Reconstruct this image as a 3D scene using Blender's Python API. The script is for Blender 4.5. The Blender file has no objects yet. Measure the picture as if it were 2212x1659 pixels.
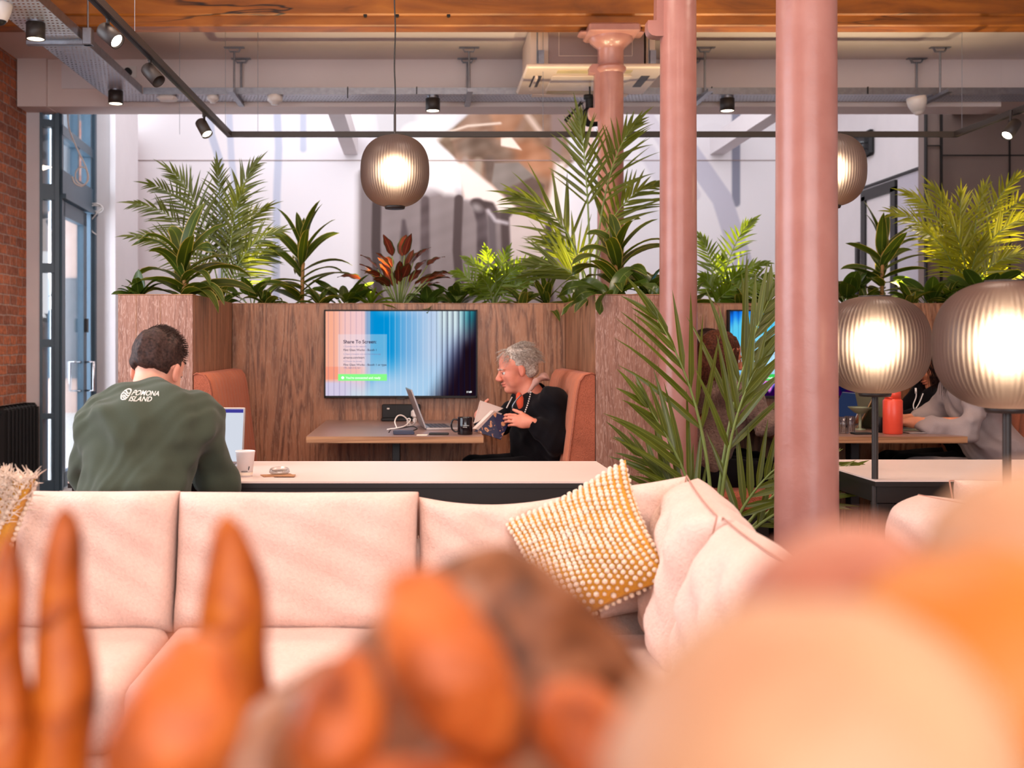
import bpy, math, random
import numpy as np
from mathutils import Vector, Matrix, Euler, noise as mnoise
from mathutils.bvhtree import BVHTree
S = bpy.context.scene
COL = S.collection
PI = math.pi

# ------------------------------------------------------------------ camera
F = 2400.0                      # focal length in pixels of a 2212 px wide frame
CZ = 1.2                        # camera height
cam_d = bpy.data.cameras.new('camera')
cam = bpy.data.objects.new('camera', cam_d); COL.objects.link(cam)
cam.location = (0, 0, CZ); cam.rotation_euler = (PI/2, 0, 0)
cam_d.sensor_width = 36.0
cam_d.lens = 36.0 * F / 2212
cam_d.shift_x = (1106 - 905) / 2212
cam_d.shift_y = -(829.5 - 745) / 2212
cam_d.clip_start = 0.02
cam_d.dof.use_dof = True
cam_d.dof.focus_distance = 4.4
cam_d.dof.aperture_fstop = (cam_d.lens/1000) / 0.0110
S.camera = cam

def P(px, py, D):
    """the point of the room that stands D metres away and shows at pixel px, py"""
    return Vector(((px-905)*D/F, D, CZ-(py-745)*D/F))

# ------------------------------------------------------------------ world, view
def s2l(c):
    return tuple(((v/255)/12.92 if v/255 <= .04045 else ((v/255+.055)/1.055)**2.4) for v in c)
def hexc(r, g, b): return s2l((r, g, b)) + (1,)

w = bpy.data.worlds.new('daylight'); S.world = w; w.use_nodes = True
bg = w.node_tree.nodes['Background']
bg.inputs[0].default_value = (.86, .93, 1.0, 1); bg.inputs[1].default_value = 4.0
S.view_settings.view_transform = 'Standard'; S.view_settings.look = 'None'
S.view_settings.gamma = 1; S.view_settings.use_curve_mapping = False
S.view_settings.exposure = -0.05
cy = S.cycles
cy.use_denoising = True
cy.max_bounces = 7; cy.diffuse_bounces = 3; cy.glossy_bounces = 3
cy.transmission_bounces = 6; cy.transparent_max_bounces = 10
cy.sample_clamp_indirect = 6; cy.caustics_reflective = False; cy.caustics_refractive = True
cy.blur_glossy = 1.0

def area(name, loc, aim, sx, sy, power, col, spread=PI):
    l = bpy.data.lights.new(name, 'AREA'); l.shape = 'RECTANGLE'; l.size = sx; l.size_y = sy
    l.energy = power; l.color = col; l.spread = spread
    o = bpy.data.objects.new(name, l); COL.objects.link(o); o.location = loc
    o.rotation_euler = (Vector(aim)-Vector(loc)).to_track_quat('-Z', 'Y').to_euler()
    return o
def spot(name, loc, aim, power, col, ang=70, blend=.6, r=.03):
    l = bpy.data.lights.new(name, 'SPOT'); l.energy = power; l.color = col
    l.spot_size = math.radians(ang); l.spot_blend = blend; l.shadow_soft_size = r
    o = bpy.data.objects.new(name, l); COL.objects.link(o); o.location = loc
    o.rotation_euler = (Vector(aim)-Vector(loc)).to_track_quat('-Z', 'Y').to_euler()
    return o
WARM = (1, .76, .60); PINK = (1, .85, .81); DAY = (.80, .88, 1.0)
# daylight through the left windows, the rooflight behind the bulkhead; also an unseen frontal fill added behind the camera
area('window_daylight_far', (-3.7, 9.2, 1.9), (0, 9.6, 1.3), 2.0, 3.2, 230, DAY)
area('window_daylight_near', (-3.0, 3.4, 1.9), (1, 4.2, .9), 2.6, 2.4, 60, DAY)
area('rooflight_daylight', (.4, 9.75, 4.15), (.6, 10.9, 0), 5.6, 1.3, 42, (.93, .93, 1.0))
spot('mural_wash', (1.0, 9.1, 3.5), (.55, 11.4, 2.35), 75, (1, .78, .62), 62, .7, .08)
area('added_front_fill', (.6, -2.6, 2.4), (.3, 6, 1.1), 5.0, 2.4, 100, PINK)
# rows of ceiling lamps of the lounge, all above the frame
for lx, ly, p in ((-1.3, 2.3, 24), (.3, 2.2, 24), (1.9, 2.2, 18), (-1.2, 4.6, 24), (.4, 4.6, 24), (2.2, 4.6, 22)):
    area('ceiling_lamp_light', (lx, ly, 3.30), (lx, ly+.05, 0), .5, .5, p, WARM)
area('counter_lamp_light', (.2, -.3, 2.1), (.2, .6, .9), .8, .4, 6, WARM)

# ------------------------------------------------------------------ object helpers
ORG = {}
def link(o, parent=None):
    COL.objects.link(o)
    if parent is not None: o.parent = parent
    return o
def thing(name, label, cat, loc=(0, 0, 0), group=None):
    o = bpy.data.objects.new(name, None); COL.objects.link(o)
    o.empty_display_size = .05
    o.location = loc; o['label'] = label; o['category'] = cat
    if group: o['group'] = group
    ORG[o.name] = Vector(loc)
    return o
def tag(o, label=None, cat=None, group=None, kind=None):
    if label: o['label'] = label
    if cat: o['category'] = cat
    if group: o['group'] = group
    if kind: o['kind'] = kind
    return o
def org(o):
    return ORG.get(o.name, Vector((0, 0, 0))) if o is not None else Vector((0, 0, 0))

class MB:
    """collects faces, then builds ONE mesh object"""
    def __init__(s): s.v = []; s.f = []; s.m = []; s.uv = None; s.sm = []
    def add(s, vs, fs, mi=0, smooth=True):
        n = len(s.v); s.v.extend([tuple(v) for v in vs])
        for f in fs:
            s.f.append(tuple(i+n for i in f)); s.m.append(mi); s.sm.append(smooth)
        return s
    def box(s, x0, x1, y0, y1, z0, z1, mi=0, M=None, b=0):
        if x0 > x1: x0, x1 = x1, x0
        if y0 > y1: y0, y1 = y1, y0
        if z0 > z1: z0, z1 = z1, z0
        if b > 0:
            b = min(b, (x1-x0)*.45, (y1-y0)*.45, (z1-z0)*.45)
            vs = []
            for z, k in ((z0, b), (z0+b, 0), (z1-b, 0), (z1, b)):
                for (cx, cy_) in ((x0, y0), (x1, y0), (x1, y1), (x0, y1)):
                    sx = 1 if cx == x0 else -1; sy = 1 if cy_ == y0 else -1
                    if (sx > 0) == (sy > 0): pts = [(cx+sx*k, cy_+sy*(k+b)), (cx+sx*(k+b), cy_+sy*k)]
                    else: pts = [(cx+sx*(k+b), cy_+sy*k), (cx+sx*k, cy_+sy*(k+b))]
                    vs += [(p[0], p[1], z) for p in pts]
            fs = [tuple(range(7, -1, -1)), tuple(range(24, 32))]
            for r in range(3):
                for i in range(8):
                    j = (i+1) % 8; fs.append((r*8+i, r*8+j, r*8+8+j, r*8+8+i))
        else:
            vs = [(x0,y0,z0),(x1,y0,z0),(x1,y1,z0),(x0,y1,z0),(x0,y0,z1),(x1,y0,z1),(x1,y1,z1),(x0,y1,z1)]
            fs = [(3,2,1,0),(4,5,6,7),(0,1,5,4),(1,2,6,5),(2,3,7,6),(3,0,4,7)]
        if M is not None: vs = [M @ Vector(v) for v in vs]
        return s.add(vs, fs, mi, False)
    def cyl(s, p0, p1, r0, r1=None, n=20, mi=0, cap=True, smooth=True):
        p0 = Vector(p0); p1 = Vector(p1); r1 = r0 if r1 is None else r1
        d = (p1-p0); q = d.to_track_quat('Z', 'Y')
        a = [q @ Vector((math.cos(2*PI*i/n), math.sin(2*PI*i/n), 0)) for i in range(n)]
        s.add([p0+v*r0 for v in a]+[p1+v*r1 for v in a], [(i, (i+1) % n, n+(i+1) % n, n+i) for i in range(n)], mi, smooth)
        if cap:
            s.add([p0+v*r0 for v in a], [tuple(range(n-1, -1, -1))], mi, False)
            s.add([p1+v*r1 for v in a], [tuple(range(n))], mi, False)
        return s
    def lathe(s, prof, c, n=32, mi=0, M=None, rib=0, nrib=0):
        c = Vector(c); vs = []
        for r, z in prof:
            for i in range(n):
                a = 2*PI*i/n; rr = r*(1+rib*math.cos(a*nrib)) if rib else r
                v = Vector((rr*math.cos(a), rr*math.sin(a), z))
                if M is not None: v = M @ v
                vs.append(c+v)
        fs = []
        for k in range(len(prof)-1):
            for i in range(n):
                j = (i+1) % n; fs.append((k*n+i, k*n+j, k*n+n+j, k*n+n+i))
        return s.add(vs, fs, mi)
    def tube(s, pts, r, n=8, mi=0, cap=True):
        pts = [Vector(p) for p in pts]; m = len(pts)
        rs = r if isinstance(r, (list, tuple)) else [r]*m
        vs = []; up = None
        for i, p in enumerate(pts):
            t = (pts[min(i+1, m-1)]-pts[max(i-1, 0)])
            if t.length < 1e-9: t = Vector((0, 0, 1))
            t.normalize()
            if up is None:
                up = t.orthogonal().normalized()
            else:
                up = (up - t*up.dot(t))
                if up.length < 1e-6: up = t.orthogonal()
                up.normalize()
            b = t.cross(up)
            for k in range(n):
                a = 2*PI*k/n; vs.append(p+(up*math.cos(a)+b*math.sin(a))*rs[i])
        fs = [(i*n+k, i*n+(k+1) % n, (i+1)*n+(k+1) % n, (i+1)*n+k) for i in range(m-1) for k in range(n)]
        if cap: fs += [tuple(range(n-1, -1, -1)), tuple((m-1)*n+k for k in range(n))]
        return s.add(vs, fs, mi)
    def prism(s, poly, a0, a1, axis='y', mi=0, smooth=False):
        """poly in the plane across axis; axis y: (x,z); x: (y,z); z: (x,y)"""
        def mk(u, v, a): return (u, a, v) if axis == 'y' else ((a, u, v) if axis == 'x' else (u, v, a))
        n = len(poly)
        vs = [mk(u, v, a0) for u, v in poly]+[mk(u, v, a1) for u, v in poly]
        s.add(vs, [(i, (i+1) % n, n+(i+1) % n, n+i) for i in range(n)], mi, smooth)
        s.add(vs, [tuple(range(n-1, -1, -1)), tuple(range(n, 2*n))], mi, False)
        return s
    def grid(s, fn, nu, nv, mi=0, smooth=True, closeu=False):
        vs = [fn(i/nu, j/nv) for j in range(nv+1) for i in range(nu+(0 if closeu else 1))]
        w_ = nu if closeu else nu+1; fs = []
        for j in range(nv):
            for i in range(nu):
                i2 = (i+1) % w_
                fs.append((j*w_+i, j*w_+i2, (j+1)*w_+i2, (j+1)*w_+i))
        return s.add(vs, fs, mi, smooth)
    def build(s, name, mats, parent=None, sharp=None, recalc=True):
        o_ = org(parent); me = bpy.data.meshes.new(name)
        me.from_pydata([(v[0]-o_.x, v[1]-o_.y, v[2]-o_.z) for v in s.v], [], s.f)
        if not isinstance(mats, (list, tuple)): mats = [mats]
        for m_ in mats: me.materials.append(m_)
        me.polygons.foreach_set('material_index', s.m)
        me.polygons.foreach_set('use_smooth', s.sm)
        if s.uv:
            ul = me.uv_layers.new(name='UVMap'); li = np.empty(len(me.loops), dtype=np.int32)
            me.loops.foreach_get('vertex_index', li)
            ul.data.foreach_set('uv', np.array(s.uv, dtype=np.float32)[li].ravel())
        me.update()
        if recalc:
            import bmesh
            bm = bmesh.new(); bm.from_mesh(me)
            bmesh.ops.recalc_face_normals(bm, faces=bm.faces); bm.to_mesh(me); bm.free()
        ob = bpy.data.objects.new(name, me); link(ob, parent)
        ORG[ob.name] = Vector(o_)
        if sharp is not None:
            try: me.set_sharp_from_angle(angle=math.radians(sharp))
            except Exception: pass
        return ob

def struct(name, mb, mats, parent=None, sharp=None):
    o = mb.build(name, mats, parent, sharp); o['kind'] = 'structure'; return o
def solo(name, mb, mats, label, cat, group=None, sharp=None):
    """a thing that is one mesh, its origin put at the middle of its base"""
    xs = [v[0] for v in mb.v]; ys = [v[1] for v in mb.v]; zs = [v[2] for v in mb.v]
    c = Vector(((min(xs)+max(xs))/2, (min(ys)+max(ys))/2, min(zs)))
    mb.v = [(v[0]-c.x, v[1]-c.y, v[2]-c.z) for v in mb.v]
    o = mb.build(name, mats, None, sharp); o.location = c; ORG[o.name] = c
    return tag(o, label, cat, group)
def copy_tree(o, parent=None):
    c = o.copy(); COL.objects.link(c); ORG[c.name] = ORG.get(o.name, Vector())
    if parent is not None: c.parent = parent
    for ch in list(o.children): copy_tree(ch, c)
    return c
def bez(p0, p1, p2, t):
    return p0*(1-t)**2 + p1*2*t*(1-t) + p2*t*t
def catmull(pts, k=6):
    pts = [Vector(p) for p in pts]; out = []
    q = [pts[0]*2-pts[1]]+pts+[pts[-1]*2-pts[-2]]
    for i in range(1, len(q)-2):
        for j in range(k):
            t = j/k; a, b, c, d = q[i-1], q[i], q[i+1], q[i+2]
            out.append(.5*((2*b)+(c-a)*t+(2*a-5*b+4*c-d)*t*t+(3*b-a-3*c+d)*t**3))
    out.append(pts[-1]); return out

# ------------------------------------------------------------------ material helpers
class NT:
    def __init__(s, name):
        s.m = bpy.data.materials.new(name); s.m.use_nodes = True
        s.t = s.m.node_tree; s.t.nodes.clear()
        s.out = s.t.nodes.new('ShaderNodeOutputMaterial')
    def n(s, ty, **kw):
        nd = s.t.nodes.new('ShaderNode'+ty)
        for k, v in kw.items():
            if k.startswith('_'): setattr(nd, k[1:], v)
            else:
                key = k.replace('9', ' ')
                nd.inputs[key if not key.isdigit() else int(key)].default_value = v
        return nd
    def l(s, a, ao, b, bi): s.t.links.new(a.outputs[ao], b.inputs[bi])
    def fin(s, sh, o=0): s.t.links.new(sh.outputs[o], s.out.inputs['Surface']); return s.m
    def coord(s, kind='Object', scale=(1, 1, 1), rot=(0, 0, 0)):
        tc = s.n('TexCoord'); mp = s.n('Mapping'); mp.inputs['Scale'].default_value = scale
        mp.inputs['Rotation'].default_value = rot
        s.l(tc, kind, mp, 'Vector'); return mp
    def ramp(s, src, so, stops, interp='LINEAR'):
        r = s.n('ValToRGB'); e = r.color_ramp.elements; r.color_ramp.interpolation = interp
        e[0].position, e[0].color = stops[0][0], stops[0][1]
        e[1].position, e[1].color = stops[-1][0], stops[-1][1]
        for p, c in stops[1:-1]: q = e.new(p); q.color = c
        s.l(src, so, r, 'Fac'); return r
    def bsdf(s, col=None, rough=.5, metal=0, spec=.5, **kw):
        b = s.n('BsdfPrincipled')
        if col is not None: b.inputs['Base Color'].default_value = col
        b.inputs['Roughness'].default_value = rough; b.inputs['Metallic'].default_value = metal
        b.inputs['Specular IOR Level'].default_value = spec
        for k, v in kw.items(): b.inputs[k.replace('9', ' ')].default_value = v
        return b
    def bump(s, src, so, b, strength=.3, dist=.01):
        bp = s.n('Bump'); bp.inputs['Strength'].default_value = strength; bp.inputs['Distance'].default_value = dist
        s.l(src, so, bp, 'Height'); s.l(bp, 'Normal', b, 'Normal'); return bp

def plain(name, rgb, rough=.5, metal=0, spec=.5, var=.12, vscale=6, bump=0, bscale=60, bdist=.003, coat=0, sheen=0):
    """paint, plastic, metal ... with a slight mottling of its own"""
    t = NT(name); c = hexc(*rgb); b = t.bsdf(c, rough, metal, spec)
    if coat: b.inputs['Coat Weight'].default_value = coat
    if sheen: b.inputs['Sheen Weight'].default_value = sheen
    co = t.coord(); nz = t.n('TexNoise', Scale=vscale, Detail=4.0)
    t.l(co, 0, nz, 'Vector')
    a = tuple(max(0, v*(1-var)) for v in c[:3])+(1,); d = tuple(min(1, v*(1+var)) for v in c[:3])+(1,)
    r = t.ramp(nz, 'Fac', [(.3, a), (.7, d)]); t.l(r, 'Color', b, 'Base Color')
    if bump:
        n2 = t.n('TexNoise', Scale=bscale, Detail=5.0); t.l(co, 0, n2, 'Vector'); t.bump(n2, 'Fac', b, bump, bdist)
    return t.fin(b)

def emis(name, col, st):
    t = NT(name); e = t.n('Emission', Strength=st); e.inputs['Color'].default_value = col; return t.fin(e)

def wood(name, base, dark, lime=None, rough=.45, sc=1.0, axis='z', limeamt=.5):
    t = NT(name); b = t.bsdf(None, rough)
    s3 = {'z': (1, 1, .07), 'x': (.07, 1, 1), 'y': (1, .07, 1)}[axis]
    co = t.coord('Object', tuple(v*sc for v in s3))
    n1 = t.n('TexNoise', Scale=5.0, Detail=3.0, Distortion=1.4); t.l(co, 0, n1, 'Vector')
    wv = t.n('TexNoise', Scale=42.0, Detail=6.0, Distortion=.8); t.l(co, 0, wv, 'Vector')
    m = t.n('Math', _operation='MULTIPLY'); m.inputs[1].default_value = 16; t.l(n1, 'Fac', m, 0)
    fr = t.n('Math', _operation='PINGPONG'); fr.inputs[1].default_value = 1; t.l(m, 0, fr, 0)
    mx = t.n('Mix', _data_type='FLOAT'); mx.inputs[0].default_value = .55; t.l(fr, 0, mx, 2); t.l(wv, 'Fac', mx, 3)
    stops = [(.2, hexc(*dark)), (.62, hexc(*base))]
    r = t.ramp(mx, 0, stops); last = r; lo = 'Color'
    if lime:
        co2 = t.coord('Object', tuple(v*sc*(1.9 if v < 1 else 1) for v in s3))
        n3 = t.n('TexNoise', Scale=58.0, Detail=4.0, Distortion=2.4); t.l(co2, 0, n3, 'Vector')
        r3 = t.ramp(n3, 'Fac', [(.53, (0, 0, 0, 1)), (.60, (limeamt,)*3+(1,))])
        m3 = t.n('Mix', _data_type='RGBA'); t.l(r3, 'Color', m3, 0); t.l(r, 'Color', m3, 6)
        m3.inputs[7].default_value = hexc(*lime); last = m3; lo = 2
    t.l(last, lo, b, 'Base Color'); t.bump(mx, 0, b, .12, .004)
    return t.fin(b)
# ------------------------------------------------------------------ materials
M = {}
M['white'] = plain('white_paint', (232, 222, 222), .6, var=.02)
M['ceil'] = plain('ceiling_paint', (232, 212, 205), .7, var=.03, vscale=2)
M['pink'] = None
def pink_paint():
    t = NT('pink_gloss_paint'); b = t.bsdf(hexc(168, 114, 104), .34, 0, .5)
    co = t.coord(); nz = t.n('TexNoise', Scale=9.0, Detail=5.0); t.l(co, 0, nz, 'Vector')
    r = t.ramp(nz, 'Fac', [(.3, hexc(162, 107, 97)), (.7, hexc(174, 121, 111))]); t.l(r, 'Color', b, 'Base Color')
    n2 = t.n('TexNoise', Scale=28.0, Detail=6.0, Distortion=.4); t.l(co, 0, n2, 'Vector'); t.bump(n2, 'Fac', b, .35, .004)
    b.inputs['Coat Weight'].default_value = .1; b.inputs['Coat Roughness'].default_value = .15
    return t.fin(b)
M['pink'] = pink_paint()
def beam_wood():
    t = NT('oiled_pine'); b = t.bsdf(None, .42)
    co = t.coord('Object', (.22, 1, 1.0)); n = t.n('TexNoise', Scale=7.0, Detail=7.0, Distortion=1.2); t.l(co, 0, n, 'Vector')
    r = t.ramp(n, 'Fac', [(.25, hexc(104, 54, 12)), (.5, hexc(150, 82, 20)), (.75, hexc(178, 106, 34))])
    co2 = t.coord('Object', (.10, 1, 1)); n2 = t.n('TexNoise', Scale=6.0, Detail=3.0, Distortion=.5); t.l(co2, 0, n2, 'Vector')
    cr = t.ramp(n2, 'Fac', [(.487, (1, 1, 1, 1)), (.497, (.05, .03, .02, 1)), (.503, (.05, .03, .02, 1)), (.513, (1, 1, 1, 1))])
    n3 = t.n('TexNoise', Scale=1.4, Detail=1.0); t.l(co, 0, n3, 'Vector')
    gate = t.ramp(n3, 'Fac', [(.50, (0, 0, 0, 1)), (.56, (1, 1, 1, 1))])
    m1 = t.n('Mix', _data_type='RGBA', _blend_type='MULTIPLY'); t.l(gate, 'Color', m1, 0); t.l(r, 'Color', m1, 6); t.l(cr, 'Color', m1, 7)
    vo = t.n('TexVoronoi', Scale=2.6); co3 = t.coord('Object', (1, 1, 1.6)); t.l(co3, 0, vo, 'Vector')
    kr = t.ramp(vo, 'Distance', [(.03, (.22, .12, .07, 1)), (.085, (1, 1, 1, 1))])
    m2 = t.n('Mix', _data_type='RGBA', _blend_type='MULTIPLY'); m2.inputs[0].default_value = .8; t.l(m1, 2, m2, 6); t.l(kr, 'Color', m2, 7)
    t.l(m2, 2, b, 'Base Color'); t.bump(n, 'Fac', b, .3, .01); return t.fin(b)
M['beam'] = beam_wood()
M['oak'] = wood('brown_oak_veneer', (166, 114, 82), (98, 58, 36), (186, 146, 118), .4, 1.1, 'z', .35)
M['oak_lime'] = wood('limed_oak_veneer', (158, 112, 94), (128, 84, 68), (206, 170, 154), .45, 1.7, 'z', .5)
M['oak_edge'] = wood('oak_edge', (184, 132, 92), (140, 92, 60), None, .5, 1.0, 'x')
M['tabletop_oak'] = plain('mauve_laminate', (150, 118, 108), .35, var=.05)
M['floor'] = wood('dark_floor_boards', (104, 62, 42), (62, 34, 24), None, .4, .8, 'y')
M['stone'] = plain('pale_threshold', (226, 222, 220), .6, var=.04, vscale=12)
M['frame'] = plain('teal_window_paint', (66, 88, 104), .4, var=.05)
M['black'] = plain('black_metal', (22, 17, 18), .45, var=.1)
M['blackm'] = plain('matt_black', (16, 14, 16), .6, var=.1)
M['bronze'] = plain('dark_bronze_metal', (46, 37, 34), .5, var=.05)
M['chrome'] = plain('chrome', (220, 220, 225), .12, 1, var=.02)
M['steel'] = plain('zinc_steel', (150, 152, 160), .38, 1, var=.12, vscale=30)
M['plastic'] = plain('white_plastic', (235, 222, 214), .35, var=.02)
M['acwhite'] = plain('cream_casing', (228, 200, 178), .4, var=.03)
M['acgrey'] = plain('grey_mauve_casing', (150, 124, 118), .5, var=.05)
M['red'] = plain('red_plastic', (190, 24, 40), .3, var=.05)
M['cable'] = plain('white_cable', (232, 222, 216), .4, var=.02)
M['laminate'] = plain('pale_pink_laminate', (236, 214, 206), .35, var=.03, vscale=3)
M['panelgrey'] = plain('taupe_panel', (128, 108, 100), .5, var=.03)
M['panellight'] = plain('pale_lilac_panel', (196, 188, 198), .5, var=.03)
M['soil'] = plain('dark_soil', (48, 34, 26), .9, var=.3, vscale=40, bump=.6, bscale=80)
M['dark'] = plain('dark_brown_matt', (24, 18, 16), .7)  # dark tone of panel joints and bench bases
M['downlight'] = emis('downlight_glow', (1, .80, .58, 1), 14)
M['downlight2'] = emis('spot_glow', (1, .88, .72, 1), 20)

def fabric(name, rgb, bump=.5, scale=170, var=.06, dist=.004, sheen=.12, rough=.95):
    t = NT(name); c = hexc(*rgb); b = t.bsdf(c, rough, 0, .15); b.inputs['Sheen Weight'].default_value = sheen
    co = t.coord(); n = t.n('TexNoise', Scale=float(scale), Detail=4.0, Distortion=.6); t.l(co, 0, n, 'Vector')
    n0 = t.n('TexNoise', Scale=9.0, Detail=3.0); t.l(co, 0, n0, 'Vector')
    mx = t.n('Mix', _data_type='FLOAT'); mx.inputs[0].default_value = .35; t.l(n, 'Fac', mx, 2); t.l(n0, 'Fac', mx, 3)
    r = t.ramp(mx, 0, [(.35, tuple(v*(1-var*2) for v in c[:3])+(1,)), (.65, tuple(min(1, v*(1+var)) for v in c[:3])+(1,))])
    t.l(r, 'Color', b, 'Base Color'); t.bump(n, 'Fac', b, bump, dist); return t.fin(b)
M['wool'] = fabric('pale_pink_wool', (238, 206, 193), .55, 120, .05, .006)
M['terra'] = fabric('terracotta_boucle', (186, 104, 78), .9, 190, .16, .006)
M['terra_rib'] = fabric('terracotta_ribbed_fabric', (196, 116, 86), .4, 230, .06)
M['green_knit'] = fabric('olive_green_sweatshirt', (70, 77, 64), .2, 420, .04, .002)
M['black_knit'] = fabric('black_hoodie_fabric', (17, 14, 18), .2, 420, .06, .002, .04)
M['grey_knit'] = fabric('grey_hoodie_fabric', (158, 142, 140), .25, 380, .05, .002)
M['cardi'] = fabric('taupe_chunky_knit', (138, 112, 100), 1.0, 90, .2, .012)
M['teal_knit'] = fabric('pale_teal_sleeve', (126, 150, 146), .2, 300, .05, .002)
M['trouser'] = fabric('dark_trousers', (18, 15, 19), .2, 400, .06, .002, .04)
M['jeans'] = fabric('blue_jeans', (40, 62, 98), .3, 400, .08, .002, .1)
M['orange_tee'] = fabric('orange_tee', (222, 88, 58), .2, 400, .04, .002)
M['pinktan'] = fabric('pink_hood_lining', (196, 150, 138), .3, 300, .05, .002)
M['seam'] = fabric('pink_wool_seam', (196, 146, 130), .3, 170, .05)
M['mustard'] = fabric('mustard_knit', (218, 158, 62), .5, 160, .08)
M['bobble'] = fabric('cream_bobbles', (246, 226, 206), .4, 160, .03)
M['shag'] = fabric('cream_shag', (244, 222, 204), .4, 160, .05)

def skin(name, rgb):
    t = NT(name); c = hexc(*rgb); b = t.bsdf(c, .5, 0, .4)
    b.inputs['Subsurface Weight'].default_value = .12; b.inputs['Subsurface Radius'].default_value = (.012, .004, .002)
    b.inputs['Subsurface Scale'].default_value = 1.0
    co = t.coord(); n = t.n('TexNoise', Scale=24.0, Detail=5.0); t.l(co, 0, n, 'Vector')
    r = t.ramp(n, 'Fac', [(.3, tuple([c[0]*.93, c[1]*.80, c[2]*.78, 1])), (.7, c)]); 
    at = t.n('Attribute', _attribute_name='tint'); m = t.n('Mix', _data_type='RGBA')
    t.l(at, 'Fac', m, 0); t.l(r, 'Color', m, 6); m.inputs[7].default_value = tuple([c[0]*.72, c[1]*.42, c[2]*.42, 1])
    t.l(m, 2, b, 'Base Color')
    n2 = t.n('TexNoise', Scale=160.0, Detail=3.0); t.l(co, 0, n2, 'Vector'); t.bump(n2, 'Fac', b, .15, .002)
    return t.fin(b)
M['skin_pale'] = skin('fair_skin', (238, 180, 156)); M['skin_old'] = skin('ruddy_skin', (230, 150, 124)); M['skin_tan'] = skin('tan_skin', (214, 140, 104))
def hairmat(name, a, b_, rough=.65):
    t = NT(name); b = t.bsdf(None, rough, 0, .22)
    co = t.coord('Object', (1, 1, 1)); n = t.n('TexNoise', Scale=110.0, Detail=5.0); t.l(co, 0, n, 'Vector')
    r = t.ramp(n, 'Fac', [(.35, hexc(*a)), (.65, hexc(*b_))]); t.l(r, 'Color', b, 'Base Color'); t.bump(n, 'Fac', b, .3, .003)
    return t.fin(b)
M['hair_dark'] = hairmat('dark_brown_hair', (38, 26, 24), (74, 52, 46)); M['hair_grey'] = hairmat('grey_hair', (150, 132, 120), (214, 200, 188))
M['hair_black'] = hairmat('long_dark_hair', (26, 14, 12), (60, 32, 24)); M['hair_brown'] = hairmat('auburn_hair', (60, 30, 20), (104, 56, 36))

def leafmat(name, mid, edge, rib=None, trans=.3, ew=.09, var=.25, rough=.35):
    t = NT(name); b = t.bsdf(None, rough, 0, .5)
    uv = t.n('UVMap'); sx = t.n('SeparateXYZ'); t.l(uv, 0, sx, 0)
    co = t.coord(); nz = t.n('TexNoise', Scale=5.0, Detail=3.0); t.l(co, 0, nz, 'Vector')
    c = hexc(*mid)
    base = t.ramp(nz, 'Fac', [(.3, tuple(v*(1-var) for v in c[:3])+(1,)), (.7, tuple(min(1, v*(1+var)) for v in c[:3])+(1,))])
    eg = t.ramp(sx, 'X', [(0, (1, 1, 1, 1)), (ew, (1, 1, 1, 1)), (ew+.05, (0, 0, 0, 1)), (.95-ew, (0, 0, 0, 1)), (1-ew, (1, 1, 1, 1)), (1, (1, 1, 1, 1))])
    m = t.n('Mix', _data_type='RGBA'); t.l(eg, 'Color', m, 0); t.l(base, 'Color', m, 6); m.inputs[7].default_value = hexc(*edge)
    last = m; lo = 2
    if rib:
        rg = t.ramp(sx, 'X', [(.45, (0, 0, 0, 1)), (.49, (1, 1, 1, 1)), (.51, (1, 1, 1, 1)), (.55, (0, 0, 0, 1))])
        m2 = t.n('Mix', _data_type='RGBA'); t.l(rg, 'Color', m2, 0); t.l(m, 2, m2, 6); m2.inputs[7].default_value = hexc(*rib); last = m2
    t.l(last, lo, b, 'Base Color')
    tr = t.n('BsdfTranslucent'); br = t.n('Mix', _data_type='RGBA', _blend_type='MULTIPLY'); br.inputs[0].default_value = 1
    t.l(last, lo, br, 6); br.inputs[7].default_value = (2.0, 1.7, .7, 1); br.clamp_result = True
    t.l(br, 2, tr, 'Color'); ms = t.n('MixShader'); ms.inputs[0].default_value = trans
    t.l(b, 0, ms, 1); t.l(tr, 0, ms, 2); return t.fin(ms)
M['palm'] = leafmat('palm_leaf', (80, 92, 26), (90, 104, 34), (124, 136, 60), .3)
M['palm_lit'] = leafmat('lit_palm_leaf', (136, 140, 34), (128, 134, 40), (150, 160, 70), .38)  # brighter, yellower palm leaf: the light on it is put into the colour
M['drac'] = leafmat('dracaena_leaf', (64, 84, 24), (176, 164, 90), (116, 128, 46), .40, .03)
M['broad'] = leafmat('broad_glossy_leaf', (58, 80, 26), (78, 98, 34), (96, 116, 48), .3, .02, rough=.25)
M['cala'] = leafmat('dark_red_leaf', (96, 40, 30), (52, 60, 32), (150, 84, 60), .25, .1, rough=.28)
M['chama'] = leafmat('parlour_palm_leaf', (92, 116, 22), (104, 126, 30), None, .38)
M['stem'] = plain('green_stem', (124, 142, 76), .5, var=.2)
M['cane'] = plain('brown_cane', (150, 106, 52), .6, var=.25)

def glassmat(name, col=(1, 1, 1, 1), rough=0, tr=.85, gl=.15):
    t = NT(name); a = t.n('BsdfTransparent'); a.inputs[0].default_value = col
    g = t.n('BsdfGlossy', Roughness=rough); m = t.n('MixShader'); fr = t.n('LayerWeight', Blend=.25)
    mm = t.n('Math', _operation='MULTIPLY_ADD'); mm.inputs[1].default_value = .6; mm.inputs[2].default_value = gl*.4
    t.l(fr, 'Fresnel', mm, 0); t.l(mm, 0, m, 0); t.l(a, 0, m, 1); t.l(g, 0, m, 2); return t.fin(m)
M['pane'] = glassmat('window_glass', (.96, .99, 1, 1)); M['tumbler'] = glassmat('tumbler_glass', (.9, .9, .92, 1), .02, gl=.12)
M['clearlid'] = glassmat('clear_plastic', (.93, .90, .88, 1), .25, gl=.35)

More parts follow.
